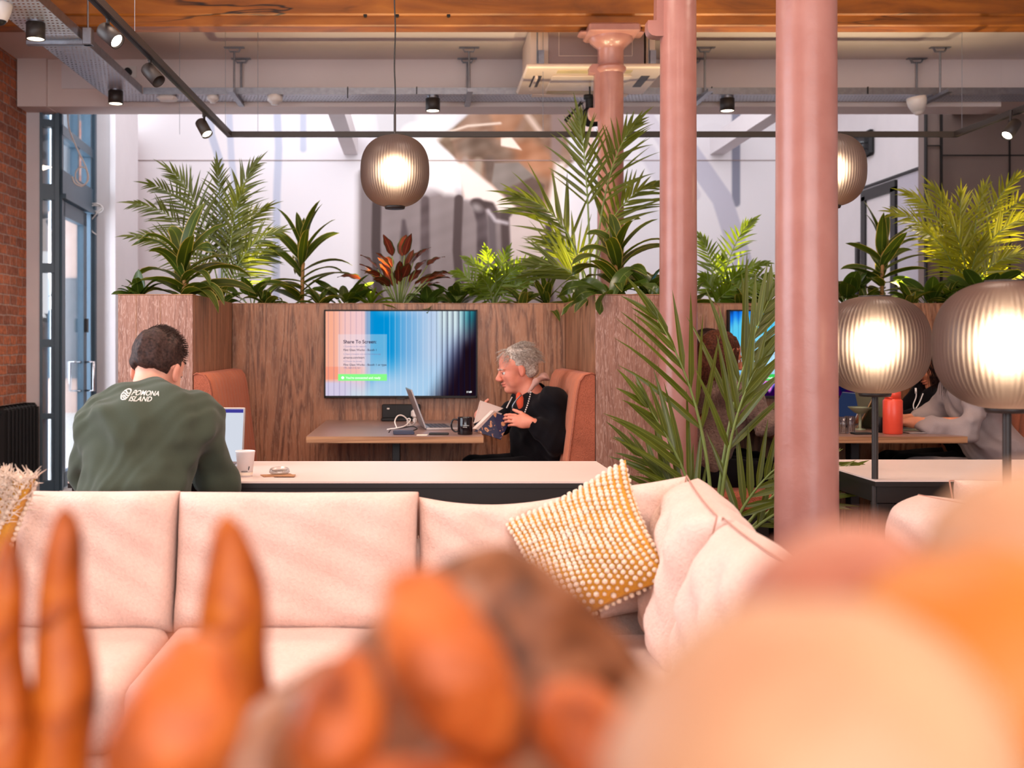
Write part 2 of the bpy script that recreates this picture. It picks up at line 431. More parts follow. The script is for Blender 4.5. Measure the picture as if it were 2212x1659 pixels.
def globe_glass():
    t = NT('smoked_ribbed_glass')
    r = t.n('BsdfRefraction', Roughness=.60, IOR=1.45); r.inputs[0].default_value = (.80, .66, .58, 1)
    d = t.bsdf(hexc(108, 92, 92), .30, 0, .5); tl = t.n('BsdfTranslucent'); tl.inputs[0].default_value = (.075, .046, .034, 1)
    m1 = t.n('MixShader'); m1.inputs[0].default_value = .35; t.l(d, 0, m1, 1); t.l(tl, 0, m1, 2)
    m2 = t.n('MixShader'); m2.inputs[0].default_value = .62; t.l(m1, 0, m2, 1); t.l(r, 0, m2, 2)
    return t.fin(m2)
M['globe'] = globe_glass()
M['bulb'] = emis('warm_bulb', (1, .78, .54, 1), 13)

def brick():
    t = NT('old_red_brick'); b = t.bsdf(None, .85, 0, .2)
    tc = t.n('TexCoord'); sp = t.n('SeparateXYZ'); t.l(tc, 'Object', sp, 0)
    ad = t.n('Math', _operation='ADD'); t.l(sp, 0, ad, 0); t.l(sp, 1, ad, 1)
    cb = t.n('CombineXYZ'); t.l(ad, 0, cb, 0); t.l(sp, 2, cb, 1)
    nz = t.n('TexNoise', Scale=9.0, Detail=4.0); t.l(cb, 0, nz, 'Vector')
    dm = t.n('Mix', _data_type='VECTOR'); dm.inputs[0].default_value = .022; t.l(cb, 0, dm, 4); t.l(nz, 'Color', dm, 5)
    bk = t.n('TexBrick', Scale=1.0); bk.offset = .5; bk.squash_frequency = 2; bk.squash = .55
    for k, v in (('Mortar Size', .007), ('Mortar Smooth', .3), ('Bias', -.1), ('Brick Width', .235), ('Row Height', .074)): bk.inputs[k].default_value = v
    bk.inputs['Color1'].default_value = hexc(208, 128, 92); bk.inputs['Color2'].default_value = hexc(156, 102, 84); bk.inputs['Mortar'].default_value = hexc(190, 158, 144)
    t.l(dm, 1, bk, 'Vector')
    n2 = t.n('TexNoise', Scale=30.0, Detail=6.0); t.l(tc, 'Object', n2, 'Vector')
    r = t.ramp(n2, 'Fac', [(.3, (.62, .58, .56, 1)), (.7, (1.25, 1.15, 1.1, 1))])
    m = t.n('Mix', _data_type='RGBA', _blend_type='MULTIPLY'); m.inputs[0].default_value = .8; t.l(bk, 'Color', m, 6); t.l(r, 'Color', m, 7)
    t.l(m, 2, b, 'Base Color')
    mm = t.n('Math', _operation='MULTIPLY_ADD'); mm.inputs[1].default_value = -1.0; t.l(bk, 'Fac', mm, 0); t.l(n2, 'Fac', mm, 2)
    t.bump(mm, 0, b, .9, .012); return t.fin(b)
M['brick'] = brick()

def perf():
    t = NT('perforated_zinc'); b = t.bsdf(hexc(196, 200, 214), .34, .35, .6)
    tc = t.n('TexCoord'); sp = t.n('SeparateXYZ'); t.l(tc, 'Object', sp, 0)
    def mth(op, a, ai, v=None, b2=None, bi=0):
        m = t.n('Math', _operation=op); t.l(a, ai, m, 0)
        if b2 is not None: t.l(b2, bi, m, 1)
        elif v is not None: m.inputs[1].default_value = v
        return m
    mx = t.n('Math', _operation='MULTIPLY'); t.l(sp, 0, mx, 0); mx.inputs[1].default_value = 38
    my = t.n('Math', _operation='MULTIPLY'); t.l(sp, 1, my, 0); my.inputs[1].default_value = 19
    fl = mth('FLOOR', my, 0); hf = mth('MULTIPLY', fl, 0, .5); ax = mth('ADD', mx, 0, None, hf, 0)
    fx = mth('FRACT', ax, 0); fy = mth('FRACT', my, 0)
    dx = mth('ABSOLUTE', mth('SUBTRACT', fx, 0, .5), 0); dy = mth('ABSOLUTE', mth('SUBTRACT', fy, 0, .5), 0)
    gx = mth('LESS_THAN', dx, 0, .27); gy = mth('LESS_THAN', dy, 0, .17); g = mth('MULTIPLY', gx, 0, None, gy, 0)
    tr = t.n('BsdfTransparent'); m = t.n('MixShader'); t.l(g, 0, m, 0); t.l(b, 0, m, 1); t.l(tr, 0, m, 2); return t.fin(m)
M['perf'] = perf()

def attrmat(name, rough=.6, emit=0, spec=.3):
    t = NT(name); at = t.n('Attribute', _attribute_name='Col')
    if emit:
        e = t.n('Emission', Strength=emit); t.l(at, 'Color', e, 'Color'); return t.fin(e)
    b = t.bsdf(None, rough, 0, spec); t.l(at, 'Color', b, 'Base Color'); return t.fin(b)
M['mural'] = attrmat('mural_paint', .65); M['screen'] = attrmat('screen_picture', emit=1.0)

def color_grid(name, origin, du, dv, nu, nv, cols, mat, parent=None):
    """a flat panel of nu x nv cells with a painted colour at every point; cols is (nv+1, nu+1, 3) sRGB 0-255, row 0 at the top"""
    o_ = org(parent); u = np.linspace(0, 1, nu+1); v = np.linspace(0, 1, nv+1); U, V = np.meshgrid(u, v)
    o3 = np.array(origin)-np.array(o_); pts = o3+U[..., None]*np.array(du)+V[..., None]*np.array(dv)
    me = bpy.data.meshes.new(name); n = (nu+1)*(nv+1); me.vertices.add(n); me.vertices.foreach_set('co', pts.reshape(-1).astype(np.float32))
    i = np.arange(nu)[None, :]+np.arange(nv)[:, None]*(nu+1); q = np.stack([i, i+nu+1, i+nu+2, i+1], -1).reshape(-1)
    me.loops.add(len(q)); me.loops.foreach_set('vertex_index', q.astype(np.int32)); k = nu*nv
    me.polygons.add(k); me.polygons.foreach_set('loop_start', (np.arange(k)*4).astype(np.int32)); me.polygons.foreach_set('loop_total', np.full(k, 4, dtype=np.int32))
    me.update(calc_edges=True); c = cols.reshape(-1, 3)/255.; lin = np.where(c <= .04045, c/12.92, ((np.clip(c, 0, 1)+.055)/1.055)**2.4)
    a = me.color_attributes.new('Col', 'FLOAT_COLOR', 'POINT'); a.data.foreach_set('color', np.concatenate([lin, np.ones((n, 1))], 1).astype(np.float32).ravel())
    me.materials.append(mat); ob = bpy.data.objects.new(name, me); link(ob, parent); ORG[ob.name] = Vector(o_); return ob
# ------------------------------------------------------------------ the setting
HC = 3.41; HF = 3.66; XL = -3.11; DB = 8.60; HB = 3.045; DW = 11.4; XR = 4.29
m = MB(); m.box(XL-.3, 7.2, -3.2, 11.6, -.12, 0); struct('floor', m, M['floor'])
m = MB(); m.box(XL-.3, 7.2, 7.32, DB+.01, HC, HF+.15); m.box(XL-.3, 7.2, -3.2, 7.32, HF, HF+.15); struct('ceiling', m, M['ceil'])
m = MB(); m.box(XL-.3, 7.2, DW, DW+.15, 0, 4.6); m.box(XL-.3, 7.2, DB+.3, DW, 4.5, 4.6); struct('wall_rear_zone', m, M['white'])
# brick wall on the left, open where the windows are
m = MB()
m.box(XL-.3, XL, -3.2, 1.8, 0, HF); m.box(XL-.3, XL, 5.2, 8.86, 0, HF); m.box(XL-.3, XL, 1.8, 5.2, 0, .8); m.box(XL-.3, XL, 1.8, 5.2, 3.1, HF)
struct('wall_left', m, M['brick'])
m = MB(); m.box(-3.35, -3.0, 10.9, DW, 0, 3.4); struct('wall_left_rear', m, M['brick'])
# wall behind the camera with an added opening that lets light in, and the far right end
m = MB(); m.box(XL-.3, -2.2, -3.2, -3.0, 0, HF); m.box(3.4, 7.2, -3.2, -3.0, 0, HF); m.box(-2.2, 3.4, -3.2, -3.0, 3.0, HF); m.box(7.0, 7.2, -3.2, 9.4, 0, HF); struct('wall_behind', m, M['white'])

# the mural on the rear wall
def mural_cols(nu, nv, x0, x1, y0, y1):
    X, Y = np.meshgrid(np.linspace(x0, x1, nu+1), np.linspace(y0, y1, nv+1)); C = np.empty(X.shape+(3,)); C[:] = (238, 230, 232)
    C += (np.sin(X*.011+Y*.004)*3)[..., None]
    rs = np.random.RandomState(4)
    def wob(a, s): return np.sin(X/s+a)*.5+np.sin(Y/(s*.8)+a*2.3+X/(s*2))*.5
    def put(mask, col, tex=0):
        col = np.array(col, float); col = col*(.76 if col.mean() < 190 else 1)
        c = col+(wob(col[0], 17)+wob(col[1], 6)*.6)[..., None]*tex
        C[:] = C*(1-mask[..., None])+c*mask[..., None]
    def ss(d, soft): return np.clip(.5-d/(2*soft), 0, 1)
    def line(pts, w, col, soft=1.5, tex=0, round_=True):
        best = np.full(X.shape, 1e9)
        for (a, b, w0), (c, d, w1) in zip([(p[0], p[1], p[2] if len(p) > 2 else w) for p in pts][:-1], [(p[0], p[1], p[2] if len(p) > 2 else w) for p in pts][1:]):
            vx, vy = c-a, d-b; t = np.clip(((X-a)*vx+(Y-b)*vy)/(vx*vx+vy*vy), 0, 1)
            best = np.minimum(best, np.hypot(X-a-t*vx, Y-b-t*vy)-(w0+(w1-w0)*t))
        put(ss(best, soft), col, tex)
    def poly(pts, col, soft=2, tex=0):
        n = len(pts); ins = np.zeros(X.shape, bool); dist = np.full(X.shape, 1e9)
        for i in range(n):
            a, b = pts[i]; c, d = pts[(i+1) % n]
            with np.errstate(divide='ignore', invalid='ignore'):
                cr = ((b > Y) != (d > Y)) & (X < (c-a)*(Y-b)/((d-b) if d != b else 1e-9)+a)
            ins ^= cr
            vx, vy = c-a, d-b; t = np.clip(((X-a)*vx+(Y-b)*vy)/(vx*vx+vy*vy+1e-9), 0, 1)
            dist = np.minimum(dist, np.hypot(X-a-t*vx, Y-b-t*vy))
        put(ss(np.where(ins, -dist, dist), soft), col, tex)
    def ell(cx, cy, rx, ry, col, soft=3, tex=0, rot=0):
        c, s = math.cos(rot), math.sin(rot); u = (X-cx)*c+(Y-cy)*s; v = -(X-cx)*s+(Y-cy)*c
        put(ss((np.hypot(u/rx, v/ry)-1)*min(rx, ry), soft), col, tex)
    bl = (196, 198, 214)
    # left drips
    line([(452, 230), (456, 290), (474, 345), (478, 470), (480, 700)], 8, bl); line([(494, 230), (500, 345), (510, 420), (512, 560)], 7, (204, 205, 220))
    line([(598, 230), (602, 320), (598, 420), (596, 640)], 8, (198, 200, 216)); line([(655, 225), (655, 322)], 7, (198, 200, 216))
    # mauve lower field
    poly([(778, 380), (860, 432), (960, 405), (1010, 425), (1100, 445), (1180, 450), (1215, 480), (1250, 700), (775, 700)], (178, 160, 158), 14, 5)
    poly([(778, 370), (806, 400), (800, 700), (775, 700)], (168, 150, 148), 5)
    # upper face shapes
    poly([(812, 246), (900, 246), (1020, 246), (985, 285), (960, 330), (935, 300), (880, 280), (820, 300)], (222, 216, 216), 3)
    ell(905, 285, 40, 24, (240, 232, 230), 2); poly([(1022, 240), (1040, 244), (1075, 300), (1060, 330), (1030, 345), (985, 343), (940, 300), (980, 275)], (160, 128, 100), 3, 20)
    poly([(1020, 240), (1262, 240), (1225, 300), (1238, 350), (1200, 380), (1192, 470), (1168, 480), (1120, 450), (1050, 420), (985, 345), (975, 300), (990, 270)], (196, 150, 122), 4, 15)
    poly([(1055, 240), (1140, 240), (1100, 300), (1075, 300)], (224, 158, 116), 6, 12); poly([(1140, 240), (1175, 240), (1170, 330), (1120, 330)], (186, 138, 104), 8, 14)
    line([(1140, 250), (1170, 290)], 5, (236, 206, 186), 6); poly([(1150, 300), (1200, 340), (1196, 390), (1160, 375), (1110, 345), (1100, 310)], (218, 146, 102), 9, 14)
    ell(1030, 318, 46, 26, (132, 104, 84), 9, 26); ell(1068, 335, 40, 16, (150, 118, 96), 8, 20); line([(975, 300), (1010, 290), (1050, 285)], 3, (206, 176, 150), 3)
    poly([(1082, 298), (1105, 296), (1127, 324), (1082, 315)], (244, 222, 206), 1.5); line([(960, 288), (1010, 272), (1081, 266)], 2.2, (240, 216, 196), 1.5)
    line([(1005, 345), (1005, 420)], 7, (206, 178, 160), 3); line([(1033, 350), (1030, 378)], 9, (206, 182, 160), 5); line([(1058, 350), (1060, 380)], 12, (118, 92, 78), 6, 12)
    poly([(1068, 352), (1120, 350), (1158, 385), (1150, 400), (1080, 415), (1062, 395)], (168, 152, 142), 2, 8); poly([(1080, 415), (1150, 382), (1176, 400), (1170, 462), (1120, 455)], (132, 104, 92), 3, 9)
    poly([(900, 240), (1000, 240), (958, 290), (940, 310), (985, 360), (984, 420), (960, 420), (905, 380)], (244, 236, 232), 8)
    poly([(985, 352), (1003, 352), (1062, 400), (1128, 460), (1110, 462), (1070, 460), (1030, 432), (1003, 430)], (246, 226, 216), 4)
    poly([(1200, 345), (1222, 352), (1212, 470), (1188, 520), (1178, 470)], (240, 222, 212), 6)
    # folds and stripes below
    dk = (100, 80, 78)
    line([(814, 440), (812, 530), (820, 700)], 10, (92, 74, 72)); line([(872, 478, 4), (874, 520, 10), (876, 610, 10)], 10, (112, 94, 96), 3); line([(918, 432, 9), (918, 560, 10), (930, 690, 10)], 10, (112, 92, 92), 3, 14)
    line([(991, 430), (987, 540), (1000, 700)], 9.5, dk); line([(1032, 440, 12), (1042, 480, 12), (1042, 560, 12), (1058, 640, 10)], 12, (110, 92, 94), 3, 16)
    line([(1025, 438), (1060, 445), (1072, 468), (1098, 462), (1120, 458)], 9, dk, 3, 10); line([(1062, 470), (1065, 560)], 8, (132, 116, 118), 3); line([(1090, 468), (1094, 580)], 9, dk, 3)
    ell(1030, 448, 12, 8, (190, 176, 174), 5, 0, .5); line([(1055, 455), (1070, 476), (1095, 482)], 3, (214, 204, 208), 4)
    poly([(1101, 470), (1108, 461), (1168, 466), (1176, 480), (1178, 560), (1104, 560)], (208, 190, 184), 2, 3); line([(1186, 488), (1188, 700)], 8, (96, 76, 74), 2)
    # right side
    poly([(1190, 246), (1225, 246), (1208, 352), (1190, 345)], (196, 160, 148), 4); line([(1272, 250), (1275, 330)], 9, (230, 196, 182), 3)
    ell(1540, 300, 40, 34, (232, 224, 226), 2); line([(1590, 230), (1590, 438)], 9, (184, 182, 202)); line([(1490, 330), (1560, 430), (1620, 620)], 22, (202, 196, 208), 2)
    line([(1390, 240), (1430, 300), (1500, 420)], 14, (222, 212, 218), 2); line([(1400, 330), (1470, 460)], 18, (218, 210, 216), 4); line([(1350, 390), (1420, 470)], 10, (226, 220, 224), 4)
    return C
xa, xb, ya, yb = 225, 1840, 215, 760
pa, pb, pc = P(xa, ya, DW-.01), P(xb, ya, DW-.01), P(xa, yb, DW-.01)
mu = color_grid('wall_mural', pa, pb-pa, pc-pa, 640, 216, mural_cols(640, 216, xa, xb, ya, yb), M['mural']); mu['kind'] = 'structure'
m = MB(); zz = P(0, 347, DW).z; m.box(P(262, 0, DW).x, XR, DW-.016, DW-.011, zz-.004, zz+.004); struct('trim_1', m, M['acgrey'])

# bulkhead across the room, boxed end at the left, joists behind it
m = MB(); m.box(P(40, 0, DB).x, P(103, 0, DB).x, DB-.03, DB+.29, HB-.005, HC); m.box(P(103, 0, DB).x, P(2000, 0, 9.0).x+.4, DB, DB+.29, HB, HC); m.box(P(2000, 0, 9.0).x+.401, 7, DB, 9.5, HB+.11, HC)
struct('trim_bulkhead', m, M['ceil'])
for i, px in enumerate((758, 1548)):
    m = MB(); x = P(px, 0, DW).x; m.box(x-.07, x+.07, DB+.29, DW-.012, 3.15, 3.33); struct('trim_%d' % (i+2), m, M['white'])
m = MB(); m.box(P(134, 0, DB).x, P(225, 0, DB).x, DB-.012, DB, P(0, 192, DB).z, P(0, 138, DB).z); struct('trim_4', m, M['white'])
# white jamb left of the window and white pier right of it
m = MB(); m.box(XL-.05, P(88, 0, 8.8).x, 8.80, 8.98, 0, HB, b=.004); struct('trim_5', m, M['white'])
m = MB(); m.box(P(197, 0, 10.1).x-.02, P(250, 0, 10.1).x, 10.1, 10.9, 0, 4.5); m.box(P(238, 0, 10.08).x, P(250, 0, 10.08).x, 10.07, 10.1, 0, 3.6); struct('trim_6', m, M['white'])
m = MB(); m.box(XL-.3, -2.6, 8.86, 11.0, 0, .035); struct('trim_7', m, M['stone'])

# windows: narrow lights beside a glazed door, seen at a slant
A = Vector((P(88, 0, 8.82).x, 8.82, 0)); B = Vector((P(126, 0, 8.87).x, 8.87, 0)); Cc = Vector((P(197, 0, 10.1).x, 10.1, 0))
def plane(a, b):
    d = (b-a); ln = d.length; d.normalize(); n = Vector((-d.y, d.x, 0))
    return Matrix(((d.x, n.x, 0, a.x), (d.y, n.y, 0, a.y), (0, 0, 1, 0), (0, 0, 0, 1))), ln
MA, LA = plane(A, B); MBm, LB = plane(B, Cc)
def zz_(py, D=8.9): return CZ-(py-745)*D/F
m = MB(); m.box(-.01, .012, -.03, .09, .03, HB+.3, M=MA); m.box(LA-.03, LA+.005, -.04, .10, .03, HB+.3, M=MA)
for a, b in ((262, 278), (400, 434), (570, 590), (733, 750), (892, 904), (1036, 1068)): m.box(0, LA, -.02, .05, zz_(b), zz_(a), M=MA)
m.box(LA-.05, LA-.03, .0, .22, .03, HB+.3, M=MA)
wf = struct('window_1', m, M['frame']); g = MB(); g.box(0, LA, .012, .018, .05, HB+.3, M=MA); struct('pane', g, M['pane'], wf)
m = MB(); L = LB
m.box(0, .05, -.03, .05, .03, HB+.5, M=MBm); m.box(L-.17, L-.10, -.03, .05, .03, HB+.5, M=MBm); m.box(L-.08, L, -.05, .05, .03, HB+.5, M=MBm); m.box(.60, .66, -.02, .05, 2.52, HB+.5, M=MBm); m.box(L-.1, L-.08, .0, .05, .03, HB+.5, M=MBm)
for a, b in ((2.88, 2.96), (2.40, 2.60)): m.box(0, L, -.035, .05, a, b, M=MBm)
m.box(0, L, -.06, .03, 2.37, 2.41, M=MBm)
wf = struct('window_2', m, M['frame']); g = MB(); g.box(.03, L, .012, .018, 2.5, HB+.5, M=MBm); struct('pane', g, M['pane'], wf)
m = MB(); m.box(.06, .13, -.025, .03, .05, 2.36, M=MBm); m.box(.80, .93, -.025, .03, .05, 2.36, M=MBm); m.box(.06, .93, -.025, .03, 2.24, 2.36, M=MBm); m.box(.06, .93, -.025, .03, .05, .17, M=MBm)
dr = struct('door_1', m, M['frame']); g = MB(); g.box(.12, .82, .0, .006, .1, 2.3, M=MBm); struct('pane', g, M['pane'], dr)
m = MB(); m.box(.84, .89, -.05, -.02, 1.31, 1.43, M=MBm); struct('door_lock', m, M['black'], dr)
m = MB()
for yy in (-.10, .09):
    pts = [(.86, 0, .80), (.86, yy, .80), (.86, yy, 1.05), (.86, 0, 1.05)] if yy < 0 else [(.80, 0, .80), (.80, yy, .80), (.80, yy, 1.05), (.80, 0, 1.05)]
    m.tube([MBm @ Vector(p) for p in pts], .012, 10)
struct('door_handle', m, M['chrome'], dr)
# outside
m = MB(); m.box(-14, XL-.32, -3, 30, -.15, -.02); struct('exterior_ground', m, M['stone'])
fb = plain('pale_outside_brick', (226, 190, 178), .9, var=.08)
t_ = thing('brick_building', 'pale brick building seen outside through the tall glazed door', 'building', (-8, 24, -.02))
m = MB(); m.box(-12.0, -5.4, 20, 26, -.02, 9); m.build('facade', fb, t_)
for k in range(4):
    for zf in (.6, 3.6, 6.4):
        m = MB(); m.box(-11.2+k*1.5, -10.3+k*1.5, 19.95, 20.02, zf, zf+1.8); m.build('window', M['frame'], t_)

# right: receding wall with the dark framed door, column casing and taupe panels
m = MB(); m.box(XR, XR+.15, 9.45, DW, 0, 4.5); struct('wall_right', m, M['white'])
m = MB()
for (d0, d1, z0, z1) in ((10.62, 10.72, 0, 2.62), (9.95, 10.05, 0, 2.62), (9.95, 10.72, 2.58, 2.68), (9.45, 10.75, 2.70, 2.72), (10.80, 10.86, 0, 2.2)): m.box(XR-.03, XR+.01, d0, d1, z0, z1)
dr = struct('door_2', m, M['black']); g = MB(); g.box(XR-.01, XR-.004, 10.05, 10.62, .05, 2.58); struct('door_leaf', g, M['white'], dr)
m = MB(); m.box(XR-.012, XR-.002, 9.45, 9.93, 0, 2.69); struct('trim_8', m, M['panellight'])
m = MB(); m.box(P(2002, 0, 9.3).x, P(2035, 0, 9.3).x, 9.3, 9.46, 0, P(0, 228, 9.3).z); struct('trim_9', m, M['panelgrey'])
m = MB()
for px in (2001, 2034): x = P(px, 0, 9.28).x; m.box(x-.006, x+.006, 9.27, 9.31, 0, P(0, 232, 9.3).z)
m.box(P(2001, 0, 9.3).x, P(2034, 0, 9.3).x, 9.285, 9.30, P(0, 315, 9.3).z-.004, P(0, 315, 9.3).z+.004); struct('trim_10', m, M['dark'])
m = MB(); m.box(P(2035, 0, 9.4).x, 7.0, 9.4, 9.5, 0, P(0, 262, 9.4).z+.3); struct('wall_right_panels', m, M['panelgrey'])
m = MB(); m.box(P(2035, 0, 9.4).x, 7, 9.385, 9.401, P(0, 336, 9.4).z-.005, P(0, 336, 9.4).z+.005); x = P(2180, 0, 9.4).x; m.box(x-.005, x+.005, 9.385, 9.401, 0, 3.1); x += 1.2; m.box(x-.005, x+.005, 9.385, 9.401, 0, 3.1); struct('trim_11', m, M['dark'])

# timber beam
m = MB(); m.box(-4, 7, 7.16, 7.31, 3.255, 3.41, b=.008); m.box(-4, 7, 7.14, 7.318, 3.32, 3.66, b=.01)
struct('beam', m, M['beam'])
m = MB()
for px, py in ((789, 34), (858, 34), (969, 34), (1396, 27), (1525, 26)):
    c = P(px, py, 7.155); m.cyl(c+Vector((0, .01, 0)), c-Vector((0, .012, 0)), .012, n=12)
struct('trim_12', m, M['dark'])

# three cast iron columns, one behind the other
def column(cx, D, r, zt, cap=False, brackets=(), name='column'):
    x = P(cx, 0, D).x; m = MB(); k = 40
    prof = [(r*1.06, 0), (r*1.06, .3), (r*1.02, .9), (r, 1.5), (r*.97, 2.3), (r*.95, zt-.3 if cap else zt)]
    if cap: prof += [(r*.95, zt-.29), (r*1.02, zt-.285), (r*1.14, zt-.27), (r*1.14, zt-.255), (r*.97, zt-.24), (r*.96, zt-.14), (r*1.05, zt-.125), (r*1.25, zt-.11), (r*1.55, zt-.085), (r*1.62, zt-.06), (r*1.5, zt-.055)]
    prof += [(prof[-1][0]*.98, zt)]
    m.lathe(prof, (x, D, 0), k)
    if cap:
        m.box(x-.165, x+.165, D-.165, D+.12, zt-.06, zt+.0, b=.012); m.box(x-.21, x+.21, D-.06, D+.06, zt-.045, zt-.02, b=.01)
    for z0, z1, sx, dep in brackets:   # flanged bracket lugs on the shaft
        pts = []; w = dep
        pl = [(x+sx*r*.5, z0), (x+sx*(r+w*.5), z0)]+[(x+sx*(r+w*.55+w*.75*math.sin(a)), z0+.04-.04*math.cos(a)) for a in (.5, 1.0, 1.57)]+[(x+sx*(r+w*1.25), z0+.075), (x+sx*(r+w*.45), z0+.075), (x+sx*(r+w*.4), z1-.06), (x+sx*(r+w*1.2), z1-.055), (x+sx*(r+w*1.25), z1-.02), (x+sx*(r+w*.8), z1), (x+sx*r*.5, z1)]
        if sx < 0: pl = pl[::-1]
        m.prism(pl, D-.035, D+.035, 'y')
    o = struct(name, m, M['pink'], None, 40); return o
z1 = P(0, 45, 7.1).z
column(1319, 7.235, .087, 3.255, True, ((P(0, 258, 7.2).z, P(0, 138, 7.2).z, -1, .045),))
column(1465, 5.3, .088, HF, False, ((P(0, 82, 5.3).z, P(0, -60, 5.3).z, -1, .05),))
column(1742, 3.3, .0885, HF)
# ------------------------------------------------------------------ booths of oak with planters on top
ZT = 1.447; DF_, DR_ = 5.5, 6.67
def trough(name, label, x0, x1, y0, y1, front_mat, side_mat, xcut=None):
    t = thing(name, label, 'planter', ((x0+x1)/2, y0, 0)); e = .018
    m = MB(); m.box(x0, x1, y0, y0+e, 0, ZT, b=.002); m.build('front_panel', front_mat, t)
    m = MB(); m.box(x0, x0+e, y0+e, y1, 0, ZT); m.box(x1-e, x1, y0+e, y1, 0, ZT); m.box(x0, x1, y1-e, y1, 0, ZT); m.build('side_panels', side_mat, t)
    m = MB(); m.box(x0-.001, x1+.001, y0-.002, y0+e, ZT, ZT+.004); m.box(x0-.001, x0+e, y0+e, y1, ZT, ZT+.004); m.box(x1-e, x1+.001, y0+e, y1, ZT, ZT+.004); m.build('edge_band', M['oak_edge'], t)
    m = MB(); m.box(x0+e, x1-e, y0+e, y1-e, ZT-.12, ZT-.045); m.build('soil', M['soil'], t)
    return t
trough('divider_planter', 'limed oak booth end panel with planter beside the tall window', -1.49, -1.12, DF_, DR_, M['oak_lime'], M['oak'])
trough('divider_planter', 'limed oak booth end panel with planter behind the reading man', .876, 1.246, DF_, DR_, M['oak_lime'], M['oak'])
trough('divider_planter', 'limed oak booth end panel at far end of the second booth', 3.30, 3.67, DF_, DR_, M['oak_lime'], M['oak'])
trough('back_planter', 'brown oak rear panel of first booth with planter above the screen', -1.49, 1.05, DR_+.001, 7.12, M['oak'], M['oak'])
trough('back_planter', 'brown oak rear panel of second booth, partly behind the pink columns', 1.052, 3.67, DR_+.001, 7.12, M['oak'], M['oak'])
m = MB()
for s in (-1.28, -1.40): m.box(s-.001, s+.001, DF_-.0015, DF_, 0, ZT)
m.build('panel_joint', M['oak_edge'], bpy.data.objects['divider_planter'])

def booth_bench(label, xw, sgn):
    """upholstered bench whose back leans on the divider at xw; sgn = +1 faces +x"""
    t = thing('booth_bench', label, 'bench', (xw+sgn*.3, 6.05, 0))
    y0, y1 = DF_+.015, DR_-.012
    # backrest: profile from seat to top, fluted along the depth
    prof = [(.155, .40), (.15, .5), (.135, .62), (.118, .75), (.102, .88), (.09, .97), (.078, 1.02), (.055, 1.05), (.02, 1.06), (.004, 1.05), (.004, .40)]
    def fn(u, v):
        y = y0+(y1-y0)*u; k = v*(len(prof)-1); i = min(int(k), len(prof)-2); f = k-i
        px = prof[i][0]*(1-f)+prof[i+1][0]*f; pz = prof[i][1]*(1-f)+prof[i+1][1]*f
        rp = abs(math.sin(PI*(y-y0)/.095))**.5*.014*min(1, px/.05) if .05 < (y-y0) else 0
        return (xw+sgn*(px+rp-.006), y, pz+rp*.3)
    m = MB(); m.grid(fn, 150, 30); m.build('fluted_backrest', M['terra_rib'], t)
    m = MB(); pl = [(xw+sgn*a, z) for a, z in prof]
    if sgn < 0: pl = pl[::-1]
    m.prism(pl, y0-.012, y0+.03, 'y'); m.build('backrest_end', M['terra'], t)
    m = MB(); m.tube([(xw+sgn*(a-.001), y0-.012, z) for a, z in prof[:-1]], .004, 6); m.build('piping', M['terra'], t)
    m = MB(); m.box(xw+sgn*.01, xw+sgn*.56, y0-.01, y1, .36, .47, b=.025); m.build('seat', M['terra'], t)
    m = MB(); m.box(xw+sgn*.01, xw+sgn*.50, y0+.03, y1, .0, .36); m.build('base', M['dark'], t)
    return t
booth_bench('terracotta booth bench with fluted back left of the wall screen', -1.12, 1)
booth_bench('terracotta booth bench the reading man sits on', .876, -1)
booth_bench('terracotta booth bench behind the tall palm in second booth', 1.246, 1)
booth_bench('terracotta booth bench the grey hoodie person sits on', 3.30, -1)

def booth_table(label, xc):
    t = thing('booth_table', label, 'table', (xc, 6.0, 0)); a, b = xc-.436, xc+.436
    m = MB(); m.box(a, b, 5.485, DR_-.002, .748-.026, .748); m.build('tabletop', M['tabletop_oak'], t)
    m = MB(); m.box(a-.001, b+.001, 5.482, 5.486, .7165, .7475); m.box(a-.002, a, 5.485, DR_-.002, .7165, .7475); m.box(b, b+.002, 5.485, DR_-.002, .7165, .7475); m.build('tabletop_edge', M['oak_edge'], t)
    m = MB(); m.box(a+.01, b-.01, 5.50, DR_-.002, .712, .722); m.build('under_panel', M['oak_edge'], t)
    m = MB(); m.box(xc-.022, xc+.022, 5.78, 5.86, 0, .712, b=.004); m.box(xc-.2, xc+.2, 5.60, 6.3, 0, .02, b=.004); m.build('pedestal_leg', M['black'], t)
    return t
booth_table('oak edged booth table holding the black mug and open laptop', -.119)
booth_table('oak edged booth table holding the red water bottle', 2.27)

